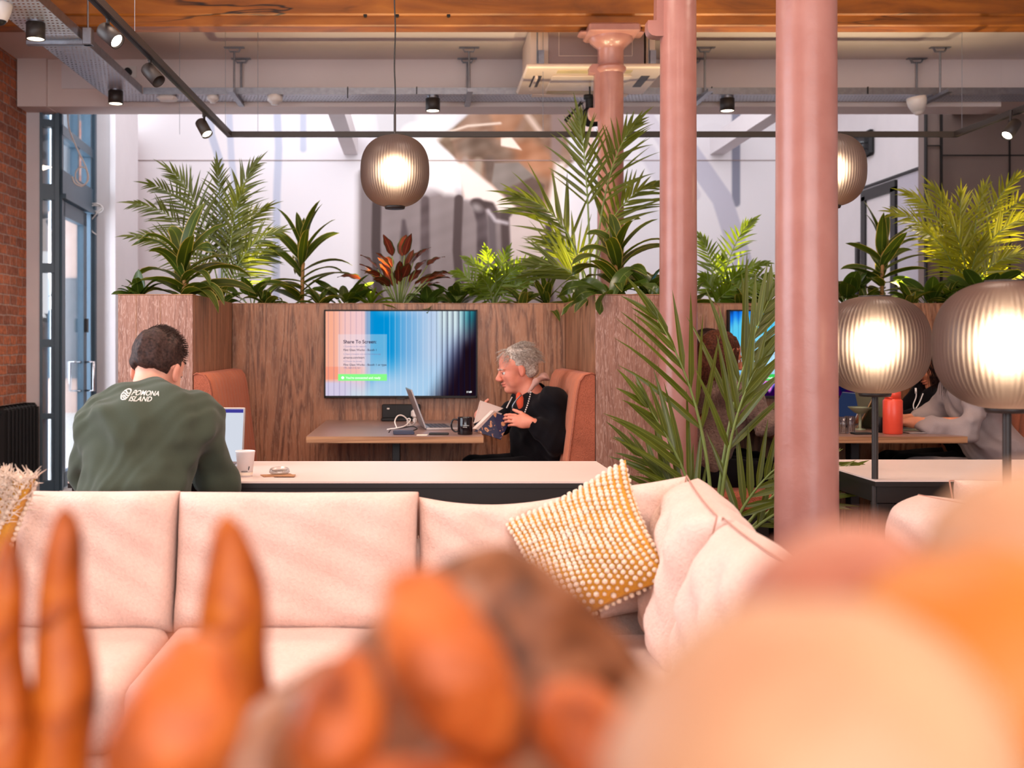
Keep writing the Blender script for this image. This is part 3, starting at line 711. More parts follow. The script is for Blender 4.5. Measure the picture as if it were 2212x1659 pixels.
# ------------------------------------------------------------------ wall screens
def screen_cols(nu, nv, second=False):
    U, V = np.meshgrid(np.linspace(0, 1, nu+1), np.linspace(0, 1, nv+1)); C = np.zeros(U.shape+(3,))
    def mixto(mask, col): C[:] = C*(1-mask[..., None])+np.array(col, float)*mask[..., None]
    sm = lambda a, b, x: (lambda t: t*t*(3-2*t))(np.clip((x-a)/(b-a), 0, 1))
    fl = np.mod(U*27.0, 1.0)
    if not second:
        C[:] = (255, 178, 148); mixto(sm(.04, .14, U), (250, 200, 196)); mixto(sm(.14, .22, U)*.6, (244, 206, 214))
        mixto(sm(.24, .30, U)*sm(.75, .2, fl*.6+(.3-U)*1.5), (70, 150, 214)); mixto(sm(.27, .33, U), (0, 146, 216))
        mixto(sm(.40, .55, U+.10*sm(0, 1, V)*0)*.95, (120, 178, 226)); mixto(sm(.52, .72, U), (186, 208, 236))
        mixto(sm(.22, .35, U)*sm(.45, .9, V), (170, 208, 240)); mixto(sm(.1, -.08, V)*sm(.3, .4, U)*.6, (190, 206, 236))
        mixto(sm(.72, .78, U)*sm(.6, 0, V)*.85, (222, 240, 240)); mixto(sm(.86, .98, U)*sm(.45, .05, V), (40, 150, 164))
        mixto(sm(.74, .92, U)*sm(.15, .8, V), (70, 80, 130)); mixto(sm(.80, 1.0, U+.28*(V-.42)), (30, 14, 26)); mixto(sm(.90, .93, U)*sm(.3, .5, V), (30, 14, 22))
        mixto((np.abs(V-.73) < .075)*sm(.3, .2, U)*.9, (255, 158, 128)); mixto(sm(.80, .86, V)*sm(.4, .1, U), (216, 206, 232)); mixto(sm(.80, 1, V)*sm(.1, .2, U)*sm(.4, .3, U)*.5, (196, 236, 244))
        ln = np.exp(-((fl-.5)/.05)**2); mixto(ln*sm(.35, .45, U)*sm(.8, .7, U)*.6, (226, 236, 250)); mixto(np.exp(-((fl-.96)/.05)**2)*sm(.68, .73, U)*.8, (24, 30, 60)); mixto(np.exp(-((fl-.5)/.06)**2)*sm(.4, .1, U)*.4, (110, 100, 150))
        mixto(sm(.3, .9, fl)*sm(.74, .8, U)*.35, (10, 10, 40))
    else:
        C[:] = (8, 6, 26); r = np.hypot((U-.22)*.9, (V-.42)*.8)+.02*np.sin(U*140)*sm(.3, .1, V); mixto(sm(.46, .34, r), (20, 120, 236)); mixto(sm(.36, .24, r), (90, 206, 246)); mixto(sm(.4, .1, r)*sm(.3, .6, V)*.8, (210, 236, 255)); mixto(sm(.3, .9, U), (10, 16, 60))
        mixto(sm(.70, .82, V)*sm(.6, .3, U)*sm(.94, .88, V+.05*np.sin(U*90)), (240, 130, 230)); mixto(sm(.9, .96, V+.04*np.sin(U*90)), (40, 0, 60))
        mixto(np.exp(-((fl-.5)/.05)**2)*.3, (10, 20, 80))
    # message card
    pc_ = (U > .082)*(U < .409)*(V > .272)*(V < .825); mixto(pc_*.42, (240, 230, 240) if not second else (190, 232, 250)); g = pc_*(V > .742)
    mixto(g*1.0, (140, 255, 140) if not second else (60, 210, 90))
    return C
def text(name, body, size, loc, mat, parent, rot=(PI/2, 0, 0), bold=0.0, shear=0):
    cu = bpy.data.curves.new(name, 'FONT'); cu.body = body; cu.size = size; cu.offset = bold; cu.shear = shear; cu.extrude = .0002
    ob = bpy.data.objects.new(name, cu); COL.objects.link(ob); dg = bpy.context.evaluated_depsgraph_get()
    me = bpy.data.meshes.new_from_object(ob.evaluated_get(dg)); COL.objects.unlink(ob); bpy.data.objects.remove(ob)
    me.transform(Matrix.Translation(Vector(loc)-org(parent)) @ Euler(rot).to_matrix().to_4x4()); me.materials.clear(); me.materials.append(mat)
    o = bpy.data.objects.new(name, me); link(o, parent); ORG[o.name] = org(parent); return o
M['ink'] = emis('screen_ink', hexc(60, 40, 70), 1); M['inkl'] = emis('screen_ink_light', hexc(128, 120, 170), 1); M['inkw'] = emis('screen_white', (1, 1, 1, 1), 1.2)
def wall_screen(label, xc, n, second=False):
    t = thing('wall_screen', label, 'television', (xc, 6.63, .95)); D = 6.61
    x0, x1 = xc-.457, xc+.457; z0, z1 = P(0, 860, D).z, P(0, 669, D).z
    m = MB(); e = .009; m.box(x0, x1, D, D+.05, z0, z0+.014, b=.002); m.box(x0, x1, D, D+.05, z1-e, z1, b=.002); m.box(x0, x0+e, D, D+.05, z0, z1); m.box(x1-e, x1, D, D+.05, z0, z1); m.box(x0+.02, x1-.02, D+.02, D+.06, z0+.02, z1-.02); m.build('bezel', M['blackm'], t)
    m = MB(); m.box(xc+.0-.022, xc+.022, D-.002, D+.02, z0-.005, z0+.001); m.build('badge', M['bronze'], t)
    X0, X1, Z0, Z1 = x0+e, x1-e, z0+.014, z1-e
    c = color_grid('display', (X0, D+.004, Z1), (X1-X0, 0, 0), (0, 0, Z0-Z1), 440, 240, screen_cols(440, 240, second), M['screen'], t)
    W, H = X1-X0, Z1-Z0
    def tx(u, v, s, sz, mt, b=0): text('lettering', s, sz, (X0+W*u, D+.0025, Z1-H*v), mt, t, bold=b)
    tx(.118, .38, 'Share To Screen:', .0285, M['ink'], .0006)
    tx(.118, .425, '1. Connect to the network', .0125, M['inkl']); tx(.118, .47, 'Flint Glass Works - Booth %d' % n, .0175, M['ink'], .0002)
    tx(.118, .515, '2. Open a browser and visit the airtame app', .0125, M['inkl']); tx(.118, .56, 'airtame.com/start', .0175, M['ink'], .0002)
    tx(.118, .60, '3. Choose the screen', .0125, M['inkl']); tx(.118, .645, 'Flint Glass Works - Booth %d or type' % n, .0175, M['ink'], .0002); tx(.118, .68, '192.168.215.161', .0155, M['inkl'])
    tx(.135, .80, "You're connected and ready", .018, M['inkw'], .0003)
    m = MB(); m.cyl((X0+W*.114, D+.003, Z1-H*.787), (X0+W*.114, D+.002, Z1-H*.787), .0085, n=20); m.build('tick_badge', M['inkw'], t)
    if not second: tx(.936, .965, '16:49', .014, M['inkw'], .0006)
    return t
wall_screen('wide wall screen showing blue and pink stripes above the first booth table', -.108, 1)
wall_screen('wall screen showing dark blue picture, half hidden by palm and column', 2.30, 2, True)
for xs, lab in ((-.11, 'black power box with sockets under the first wall screen'), (2.30, 'black power box with sockets under the second wall screen')):
    t = thing('power_module', lab, 'socket box', (xs, 6.6, .75))
    a = P(825, 0, 6.6).x-(-.11)+xs; b = P(908, 0, 6.6).x+.11+xs; zt = P(0, 874, 6.6).z
    m = MB(); m.box(a, b, 6.60, 6.665, .765, zt, b=.004); m.build('housing', M['blackm'], t)
    m = MB(); m.box(a-.004, b-.03, 6.56, 6.66, .749, .766, b=.005); m.build('base', M['blackm'], t)
    m = MB(); m.box(a+.03, a+.045, 6.596, 6.60, zt-.028, zt-.02); m.build('indicator', M['plastic'], t)
    m = MB(); m.box(a+(b-a)*.38, a+(b-a)*.385, 6.597, 6.60, .77, zt); m.build('joint', M['bronze'], t)

# ------------------------------------------------------------------ long tables of the lounge
def long_table(label, x0, x1, y0, y1):
    t = thing('long_table', label, 'table', ((x0+x1)/2, (y0+y1)/2, 0))
    m = MB(); m.box(x0, x1, y0, y1, .744, .750); m.build('tabletop', M['laminate'], t)
    m = MB(); m.box(x0, x1, y0, y1, .728, .744); m.build('tabletop_core', M['black'], t)
    m = MB(); m.box(x0+.01, x1-.01, y0+.012, y0+.04, .672, .728); m.box(x0+.01, x1-.01, y1-.04, y1-.012, .672, .728); m.box(x0+.01, x0+.04, y0+.04, y1-.04, .672, .728); m.box(x1-.04, x1-.01, y0+.04, y1-.04, .672, .728); m.build('apron', M['black'], t)
    for sx in (x0+.012, x1-.072):
        for sy in (y0+.014, y1-.074):
            m = MB(); m.box(sx, sx+.06, sy, sy+.06, 0, .672, b=.004); m.build('leg', M['black'], t)
    return t
long_table('pale pink topped long table with paper cup and lid on it', -1.157, .686, 3.66, 4.30)
long_table('pale pink topped long table behind the slim floor lamp poles', 1.52, 3.6, 3.70, 4.36)
t = thing('bench', 'orange brown bench the man in green sits on', 'bench', (-.75, 3.32, 0))
m = MB(); m.box(-1.3, -.30, 3.20, 3.50, .42, .48, b=.015); m.build('seat', M['terra'], t)
for a in (-1.28, -.42): m = MB(); m.box(a, a+.08, 3.22, 3.48, 0, .42); m.build('leg', M['oak_edge'], t)
m = MB(); m.box(P(146, 0, 4.25).x, P(182, 0, 4.25).x, 4.31, 4.36, 0, .70); solo('table_end_panel', m, M['oak_edge'], 'orange brown wooden end panel under left end of long table', 'panel')

# ------------------------------------------------------------------ globe lamps
def globe(t, c, rx, rz, part_name='globe_shade'):
    n = 9; prof = []
    for i in range(41):
        a = -PI/2+PI*i/40; e = 2/2.45
        r = rx*abs(math.cos(a))**e; z = rz*math.copysign(abs(math.sin(a))**e, math.sin(a))
        if r > rx*.30: prof.append((r, z))
    zl = prof[0][1]; zh = prof[-1][1]
    m = MB(); m.lathe(prof, c, 288, rib=.004, nrib=72); m.build(part_name, M['globe'], t, recalc=False)
    m = MB(); r0 = prof[0][0]; m.lathe([(0, zl-.012), (r0*.92, zl-.012), (r0*.98, zl-.004), (r0*.96, zl+.004), (0, zl+.004)], c, 40); m.build('lower_cap', M['bronze'], t)
    m = MB(); r1 = prof[-1][0]; m.lathe([(0, zh-.003), (r1*.97, zh-.003), (r1*.97, zh+.004), (0, zh+.006)], c, 40); m.build('upper_cap', M['bronze'], t)
    m = MB(); R = rx*.30; m.lathe([(R*math.cos(-PI/2+PI*i/16), R*1.10*math.sin(-PI/2+PI*i/16)) for i in range(17)], c, 24); m.build('bulb', M['bulb'], t)
    return zl, zh
def floor_lamp(label, px, D):
    x = P(px, 0, D).x; t = thing('floor_lamp', label, 'lamp', (x, D, 0)); rx, rz = .1745, .165
    zl, zh = globe(t, (x, D, 1.2), rx, rz)
    m = MB(); m.cyl((x, D, .012), (x, D, 1.2+zl-.008), .0105, n=20); m.build('pole', M['bronze'], t)
    m = MB(); m.lathe([(0, 0), (.15, 0), (.15, .008), (.14, .014), (.02, .016), (.012, .03), (0, .03)], (x, D, 0), 48); m.build('base', M['bronze'], t)
floor_lamp('floor lamp with ribbed smoked globe next to the thick pink column', 1890, 3.73)
floor_lamp('floor lamp with ribbed smoked globe at right edge, larger looking one', 2175, 2.84)
def pendant(label, px, py, D, rx):
    c = P(px, py, D); t = thing('pendant_lamp', label, 'lamp', c); zl, zh = globe(t, c, rx, rx*1.045)
    m = MB(); top = Vector((c.x, c.y, HF)); k = 30
    m.tube([c+Vector((math.sin(i*.9)*.0022, 0, zh+.11+(top.z-c.z-zh-.11)*i/k)) for i in range(k+1)], .0035, 8); m.build('cord', M['blackm'], t)
    m = MB(); m.cyl(c+Vector((0, 0, zh)), c+Vector((0, 0, zh+.115)), .006, n=12); m.build('stem', M['bronze'], t)
    m = MB(); m.cyl((c.x, c.y, HF-.03), (c.x, c.y, HF), .05, n=24); m.build('ceiling_rose', M['bronze'], t)
pendant('ribbed smoked globe pendant hanging before the wall mural', 853, 370, 5.3, .164)
pendant('ribbed smoked globe pendant half hidden behind the thick pink column', 1793, 368, 5.3, .165)

# ------------------------------------------------------------------ ceiling services
HT = 3.072
# wide perforated tray running into the depth
t = thing('cable_tray', 'wide perforated zinc cable tray running into depth at upper left', 'cable tray', (-2.21, 6.6, HT))
m = MB(); m.box(-2.355, -2.07, 4.6, 8.32, HT, HT+.0015); m.build('tray_floor', M['perf'], t)
m = MB(); m.box(-2.07, -2.067, 4.6, 8.30, HT, HT+.06); m.box(-2.358, -2.355, 4.6, 8.32, HT, HT+.06); m.build('tray_sides', M['steel'], t)
t = thing('cable_tray', 'long horizontal zinc cable tray in front of the white bulkhead', 'cable tray', (1.5, 8.4, HT))
m = MB(); m.box(-2.35, 6.3, 8.30, 8.55, HT, HT+.0015); m.build('tray_floor', M['perf'], t)
m = MB(); m.box(-2.06, 6.3, 8.297, 8.30, HT, HT+.05); m.box(-2.35, 6.3, 8.55, 8.553, HT, HT+.05); m.build('tray_sides', M['steel'], t)
for px in (751, 900, 1538, 1875): c = P(px, 0, 8.29); m = MB(); m.box(c.x-.004, c.x+.004, 8.288, 8.296, HT-.03 if px == 751 else HT, HT+.055); m.build('cable_tie', M['blackm'], t)
hang = None
labs = ('nearest the spotlight track', 'above the globe pendant', 'right of middle pink column', 'beside the white dome camera at right')
for i, px in enumerate((507, 1013, 1521, 2028)):
    x = P(px, 0, 8.27).x; t = thing('tray_hanger', 'threaded rod hanger holding the long cable tray, '+labs[i], 'hanger', (x, 8.4, HT))
    for j, (yy, dx) in enumerate(((8.25, 0), (8.60-.03, -.0 if i < 3 else 0))):
        xx = x+dx-(.03 if (i == 3 and j) else 0)
        m = MB(); m.cyl((xx, yy, HT-.015), (xx, yy, HC-.03), .008, n=8); m.build('rod', M['steel'], t)
        m = MB(); m.box(xx-.075, xx+.075, yy-.02, yy+.02, HC-.006, HC-.0005); m.prism([(xx-.05, HC-.006), (xx-.035, HC-.035), (xx+.035, HC-.035), (xx+.05, HC-.006), (xx+.046, HC-.006), (xx+.03, HC-.03), (xx-.03, HC-.03), (xx-.046, HC-.006)], yy-.015, yy+.015, 'y'); m.build('ceiling_plate', M['steel'], t)
    m = MB(); m.box(x-.02, x+.02, 8.08, 8.60, HT-.03, HT-.006); m.build('cross_channel', M['steel'], t)
t = thing('tray_strut', 'steel cross strut carrying the wide perforated tray', 'bracket', (-2.2, 6.8, 3.03))
m = MB(); m.box(P(58, 0, 6.8).x, P(200, 0, 6.8).x, 6.78, 6.82, P(0, 98, 6.8).z, P(0, 88, 6.8).z, b=.003); m.build('channel', M['steel'], t)
x = P(190, 0, 6.8).x; m = MB(); m.box(x-.026, x+.028, 6.77, 6.83, P(0, 98, 6.8).z, P(0, 62, 6.8).z, b=.003); m.cyl((x, 6.8, 3.1), (x, 6.8, HF), .006, n=8); m.build('rod_clamp', M['steel'], t)

def downlight(label, px, py, D, grp=None):
    c = P(px, py, D); t = thing('downlight', label, 'ceiling light', (c.x, D, c.z-.09)); r = .054
    m = MB(); m.lathe([(r*.86, -.088), (r*.9, -.094), (r, -.094), (r, 0), (0, 0)], c, 32); m.lathe([(r*.85, -.094), (r*.80, -.07)], c, 32); m.build('housing', M['bronze'], t)
    m = MB(); m.lathe([(0, -.090), (r*.9, -.090)], c, 28); m.build('lens', M['downlight'], t)
    m = MB(); m.cyl(c, (c.x, c.y, HT), .045, n=24); m.build('mount', M['steel'], t)
    spot('downlight_beam', (c.x, D, c.z-.11), (c.x, D, 0), 34, (1, .74, .52), 95, .8, .04)
downlight('black cylinder downlight glowing nearest the top left corner', 77, 50, 6.43)
downlight('black cylinder downlight glowing at far end of wide tray', 250, 197, 8.16)
downlight('black cylinder downlight glowing right of the globe pendant', 935, 213, 8.36)
downlight('black cylinder downlight glowing between middle and thick pink columns', 1571, 213, 8.36)

# spotlight track
t = thing('track_rail', 'black spotlight track making a corner below the trays', 'lighting track', (1.2, 7.6, 2.64)); ZR = 2.64
a = Vector((-1.36, 3.9, ZR)); b = Vector((-1.295, 7.6, ZR)); c = Vector((3.67, 7.6, ZR)); d = Vector((3.71, 5.6, ZR))
def rail(p, q, nm):
    di = (q-p).normalized(); n = Vector((-di.y, di.x, 0)); R = Matrix(((di.x, n.x, 0, p.x), (di.y, n.y, 0, p.y), (0, 0, 1, p.z), (0, 0, 0, 1)))
    m = MB(); m.box(-.017, (q-p).length+.017, -.0175, .0175, -.018, .018, M=R); m.build(nm, M['bronze'], t)
    m = MB(); m.box(.1, (q-p).length-.1, -.007, .007, -.0195, -.0175, M=R); m.build('slot', M['blackm'], t)
rail(a, b, 'rail'); rail(b, c, 'rail'); rail(c, d, 'rail')
m = MB()
for px in (388, 487, 557, 1173, 2078): x = P(px, 0, 7.6).x; m.cyl((x, 7.6, ZR), (x, 7.6, HC), .0016, n=6)
x = -1.33; m.cyl((x, 5.2, ZR), (x, 5.2, HF), .0016, n=6); m.build('suspension_wire', M['steel'], t)
def spotlight(label, mx, my, D, ax, ay, bx, by, lit=True):
    """mount pixel, then cylinder back-end and front-end pixels"""
    c = P(mx, my, D); t = thing('spotlight', label, 'spotlight', c); back = P(ax, ay, D); front = P(bx, by, D-.04)
    m = MB(); m.cyl(c, c+Vector((0, 0, -.03)), .012, n=14); m.cyl(c+Vector((0, 0, -.03)), P(mx, my, D)*.0+Vector((c.x, D, back.z*.6+front.z*.4+.02)), .008, n=12); m.build('stem', M['bronze'], t)
    r = .036; di = (front-back); L = di.length; q = di.to_track_quat('Z', 'Y'); R = q.to_matrix().to_4x4()
    m = MB(); m.lathe([(0, 0), (r*.8, 0), (r*.95, .006), (r, .02), (r, L), (r*.88, L), (r*.84, L-.03), (0, L-.03)], back, 32, M=R); m.build('barrel', M['bronze'], t)
    if lit: m = MB(); m.lathe([(0, L-.026), (r*.85, L-.012)], back, 28, M=R); m.build('lens', M['downlight2'], t); spot('spotlight_beam', front+di.normalized()*.02, front+di*10, 22, (1, .82, .62), 48, .5, .03)
spotlight('lit black spotlight nearest the top edge on left track', 233, 25, 4.85, 221, 62, 254, 90)
spotlight('unlit black spotlight second along the left track', 324, 118, 5.55, 316, 146, 343, 176, False)
spotlight('lit black spotlight nearest the corner of the track', 441, 242, 6.95, 432, 262, 448, 291)
spotlight('lit black spotlight on the track at the right edge', 2183, 238, 6.85, 2196, 264, 2174, 294)

# air conditioning cassette
t = thing('air_conditioner', 'cream ceiling cassette air conditioner behind the pink column capital', 'air conditioner', (1.15, 7.95, 3.06))
x0, x1, y0, y1, zb = .725, 1.675, 7.5, 8.30, P(0, 143, 7.5).z
m = MB(); m.box(x0, x1, y0, y1, zb-.012, zb+.02, b=.01); m.box(x0+.12, x1-.12, y1-.02, y1+.05, zb-.02, zb+.01); m.build('fascia', M['acwhite'], t)
m = MB(); m.box(x0+.2, x1-.2, y0+.2, y1-.16, zb-.022, zb-.010, b=.004); m.build('intake_grille', M['acwhite'], t)
lm = plain('louvre_yellowed', (206, 180, 130), .5)
for a in (y0+.06, y1-.12): m = MB(); m.box(x0+.22, x1-.22, a, a+.08, zb-.016, zb-.011); m.build('louvre', lm, t)
m = MB(); m.box(x0+.07, x0+.13, y0+.22, y1-.25, zb-.014, zb-.011); m.box(x1-.13, x1-.07, y0+.22, y1-.25, zb-.014, zb-.011); m.build('louvre_slot', M['bronze'], t)
m = MB(); m.box(x0+.012+.07, x0+.10, y0+.2, y1-.22, zb-.035, zb-.014); m.build('louvre_blade', M['acwhite'], t)
m = MB(); m.box(x0+.16, x1-.14, y0+.08, y1-.06, zb+.02, HC-.02); m.build('body', M['acgrey'], t)
for a, b in ((x0+.04, x0+.16), (x1-.12, x1-.06)): m = MB(); m.box(a, b, y0+.1, y1-.08, zb+.02, HC-.02); m.build('side_casing', M['acwhite'], t)
m = MB()
for xx in (x0+.10, x1-.09): m.cyl((xx-.02, y0+.06, zb+.01), (xx-.02, y0+.06, HC), .005, n=8); m.box(xx-.015, xx+.025, y0+.04, y0+.07, zb+.02, zb+.12)
m.build('hanger_bracket', M['steel'], t)
m = MB(); z = zb+.02; e = .0015
for (a, b, c_, d_) in ((x0+.23, x0+.50, zb+.09, HC-.04), (x0+.50, x1-.22, zb+.09, HC-.04)):
    m.box(a, b, y0+.077, y0+.081, c_-e, c_+e); m.box(a-e, a+e, y0+.077, y0+.081, c_, d_); m.box(b-e, b+e, y0+.077, y0+.081, c_, d_)
m.build('panel_line', M['acwhite'], t)

# detectors, cameras and other small fittings
def disc(name, label, cat, px, py, D, r, h, mat=None):
    c = P(px, py, D); m = MB(); m.lathe([(0, h), (r, h), (r, h*.45), (r*.8, h*.25), (r*.55, h*.2), (r*.5, 0), (0, 0)], (0, 0, 0), 28)
    m.v = [(a+c.x, b_+D, z+c.z-h) for a, b_, z in m.v]; return solo(name, m, mat or M['plastic'], label, cat)
disc('smoke_detector', 'round white smoke detector under tray left of the pendant cord', 'detector', 594, 206, 8.35, .058, .07)
disc('motion_sensor', 'small white domed sensor just right of the track', 'detector', 460, 205, 8.35, .045, .06)
c = P(362, 206, 8.36); m = MB(); m.box(c.x-.075, c.x+.075, 8.3, 8.42, c.z-.042, HT, b=.02); solo('emergency_light', m, M['plastic'], 'flat oval white fitting under the tray near the wide tray end', 'light fitting')
def dome(label, px, py, D, r, tilt=0):
    c = P(px, py, D); t = thing('dome_camera', label, 'security camera', c)
    R = Matrix.Rotation(tilt, 4, 'Y')
    m = MB(); m.lathe([(0, .0), (r, 0), (r*1.02, -.03), (r*.92, -.06), (r*.6, -.11), (0, -.11)], c, 32, M=R); m.build('housing', M['plastic'], t)
    m = MB(); m.lathe([(r*.55*math.cos(-PI/2*(1-i/8)), -.10+r*.55*math.sin(-PI/2*(1-i/8))) for i in range(9)], c, 24, M=R); m.build('lens_dome', M['plastic'] if px > 999 else M['black'], t)
dome('white conical dome camera under the long tray at upper right', 1979, 210, 8.3, .07, -.15)
dome('white dome camera cut by the top left edge of the picture', 0, 2, 6.1, .065)
x = P(8, 0, 6.1).x; m = MB(); m.box(x-.02, x+.02, 6.05, 6.15, P(0, 0, 6.1).z, HF); m.build('bracket', M['plastic'], bpy.data.objects['dome_camera.001'])
t = thing('alarm_beacon', 'red fire alarm beacon below its white box on the brick', 'alarm', P(262, 330, 10.85))
c = P(263, 330, 10.84); m = MB(); m.lathe([(0, -.06), (.05, -.06), (.06, -.04), (.06, .04), (.05, .055), (0, .055)], c, 24); m.build('lens', M['red'], t)
c = P(258, 298, 10.86); m = MB(); m.box(c.x-.035, c.x+.05, 10.80, 10.89, c.z-.09, c.z+.08, b=.006); m.build('box', M['plastic'], t)
m = MB(); m.box(c.x-.03, c.x-.01, 10.795, 10.80, c.z-.07, c.z+.06); m.build('label_plate', M['red'], t)
# black plug on the bulkhead
c = P(279, 157, DB); t = thing('socket_outlet', 'white socket with black plug high on the bulkhead behind tray', 'socket', (c.x, DB, c.z))
m = MB(); m.box(c.x-.06, c.x+.06, DB-.013, DB-.001, c.z-.04, c.z+.05, b=.003); m.build('plate', M['plastic'], t)
m = MB(); m.cyl((c.x, DB-.012, c.z), (c.x, DB-.05, c.z), .028, n=20); m.cyl((c.x, DB-.03, c.z-.02), (c.x, DB-.03, c.z-.055), .012, n=12); m.build('plug', M['blackm'], t)
# caged bulkhead lamp on the right wall
c = Vector((XR, 10.55, P(0, 310, 10.55).z)); t = thing('caged_wall_lamp', 'black caged wall lamp beside the half hidden pendant', 'wall lamp', c)
m = MB(); m.box(XR-.05, XR-.002, 10.45, 10.85, c.z-.12, c.z+.12, b=.02); m.build('backplate', M['blackm'], t)
m = MB(); m.lathe([(.10*math.cos(a*PI/16), .10*math.sin(a*PI/16)) for a in range(9)], (XR-.05, 10.65, c.z), 24, M=Matrix.Rotation(-PI/2, 4, 'Y')); m.build('glass', M['tumbler'], t)
m = MB()
for dz in (-.06, 0, .06): m.tube([(XR-.05, 10.50, c.z+dz), (XR-.15, 10.55, c.z+dz), (XR-.15, 10.75, c.z+dz), (XR-.05, 10.80, c.z+dz)], .005, 6)
m.build('cage', M['blackm'], t)
# black hanging speaker and coiled lead
c = P(1280, 258, 8.0); t = thing('hanging_speaker', 'black hanging speaker half hidden behind rear pink column', 'speaker', c)
m = MB(); m.box(c.x-.085, c.x+.08, 7.92, 8.08, c.z-.05, c.z+.09, b=.045); m.cyl((c.x-.02, 8, c.z+.08), (c.x-.02, 8, c.z+.16), .03, n=16); m.build('cabinet', M['blackm'], t)
m = MB(); m.lathe([(.0, 0), (.035, .0), (.035, .03), (0, .03)], (c.x-.03, 8, c.z+.145), 20); m.cyl((c.x-.02, 8, c.z+.17), (c.x-.02, 8, HC), .006, n=8); m.build('mount', M['blackm'], t)
m = MB(); q = P(1238, 240, 8.0)
for k in range(5): m.tube(catmull([q+Vector((.05+.006*k, 0, .06)), q+Vector((-.0, .004*k, -.0)), q+Vector((-.06+.004*k, 0, -.06-.004*k)), q+Vector((-.03, 0, -.055)), q+Vector((.02, .0, .02)), q+Vector((.055, 0, .07))], 5), .004, 6)
m.tube(catmull([q+Vector((.05, 0, .06)), q+Vector((.07, 0, .04)), c+Vector((-.06, 0, .04))], 5), .003, 6); m.build('coiled_lead', M['blackm'], t)

# white cables at the window
m = MB(); D = 8.86
m.tube(catmull([P(146, 247, D), P(150, 280, D-.02), P(166, 320, D-.05), P(184, 357, D-.06), P(191, 385, D-.06), P(180, 400, D-.06), P(165, 390, D-.06), P(164, 372, D-.06), P(174, 361, D-.06), P(186, 366, D-.05), P(189, 388, D-.05), P(178, 402, D-.05), P(162, 396, D-.05), P(156, 382, D-.05)], 8), .006, 8)
solo('cable_loop', m, M['cable'], 'looped white cable dangling across the upper window', 'cable')
m = MB(); D = 10.0; pts = []
for k in range(30): a = k*.62; pts.append(P(203+17*math.cos(a)+k*.12, 447+9*math.sin(a)+k*.2, D-.03*math.sin(k)))
m.tube(catmull(pts, 3), .006, 7); m.tube(catmull([P(186, 450, D), P(181, 470, D), P(184, 492, D), P(196, 502, D)], 6), .006, 7); m.tube(catmull([P(212, 458, D), P(196, 478, D), P(198, 498, D), P(208, 507, D)], 6), .006, 7)
solo('cable_coil', m, M['cable'], 'coil of thin white cable on the white pier beside the door', 'cable')
# radiator
t = thing('radiator', 'black column radiator on the brick wall at left edge', 'radiator', (-3.05, 8.3, .1))
for i in range(9):
    y = 8.66-i*.075; m = MB(); m.box(-3.10, -2.98, y-.028, y+.028, .12, .75, b=.02)
    for k in range(2): m.cyl((-2.975, y-.012+k*.024, .16), (-2.975, y-.012+k*.024, .72), .008, n=8)
    m.build('column_fin', M['blackm'], t)
m = MB(); m.cyl((-3.04, 7.98, .16), (-3.04, 8.70, .16), .02, n=12); m.cyl((-3.04, 7.98, .70), (-3.04, 8.70, .70), .02, n=12); m.cyl((-3.04, 8.7, .0), (-3.04, 8.7, .18), .012, n=10); m.build('pipe', M['blackm'], t)
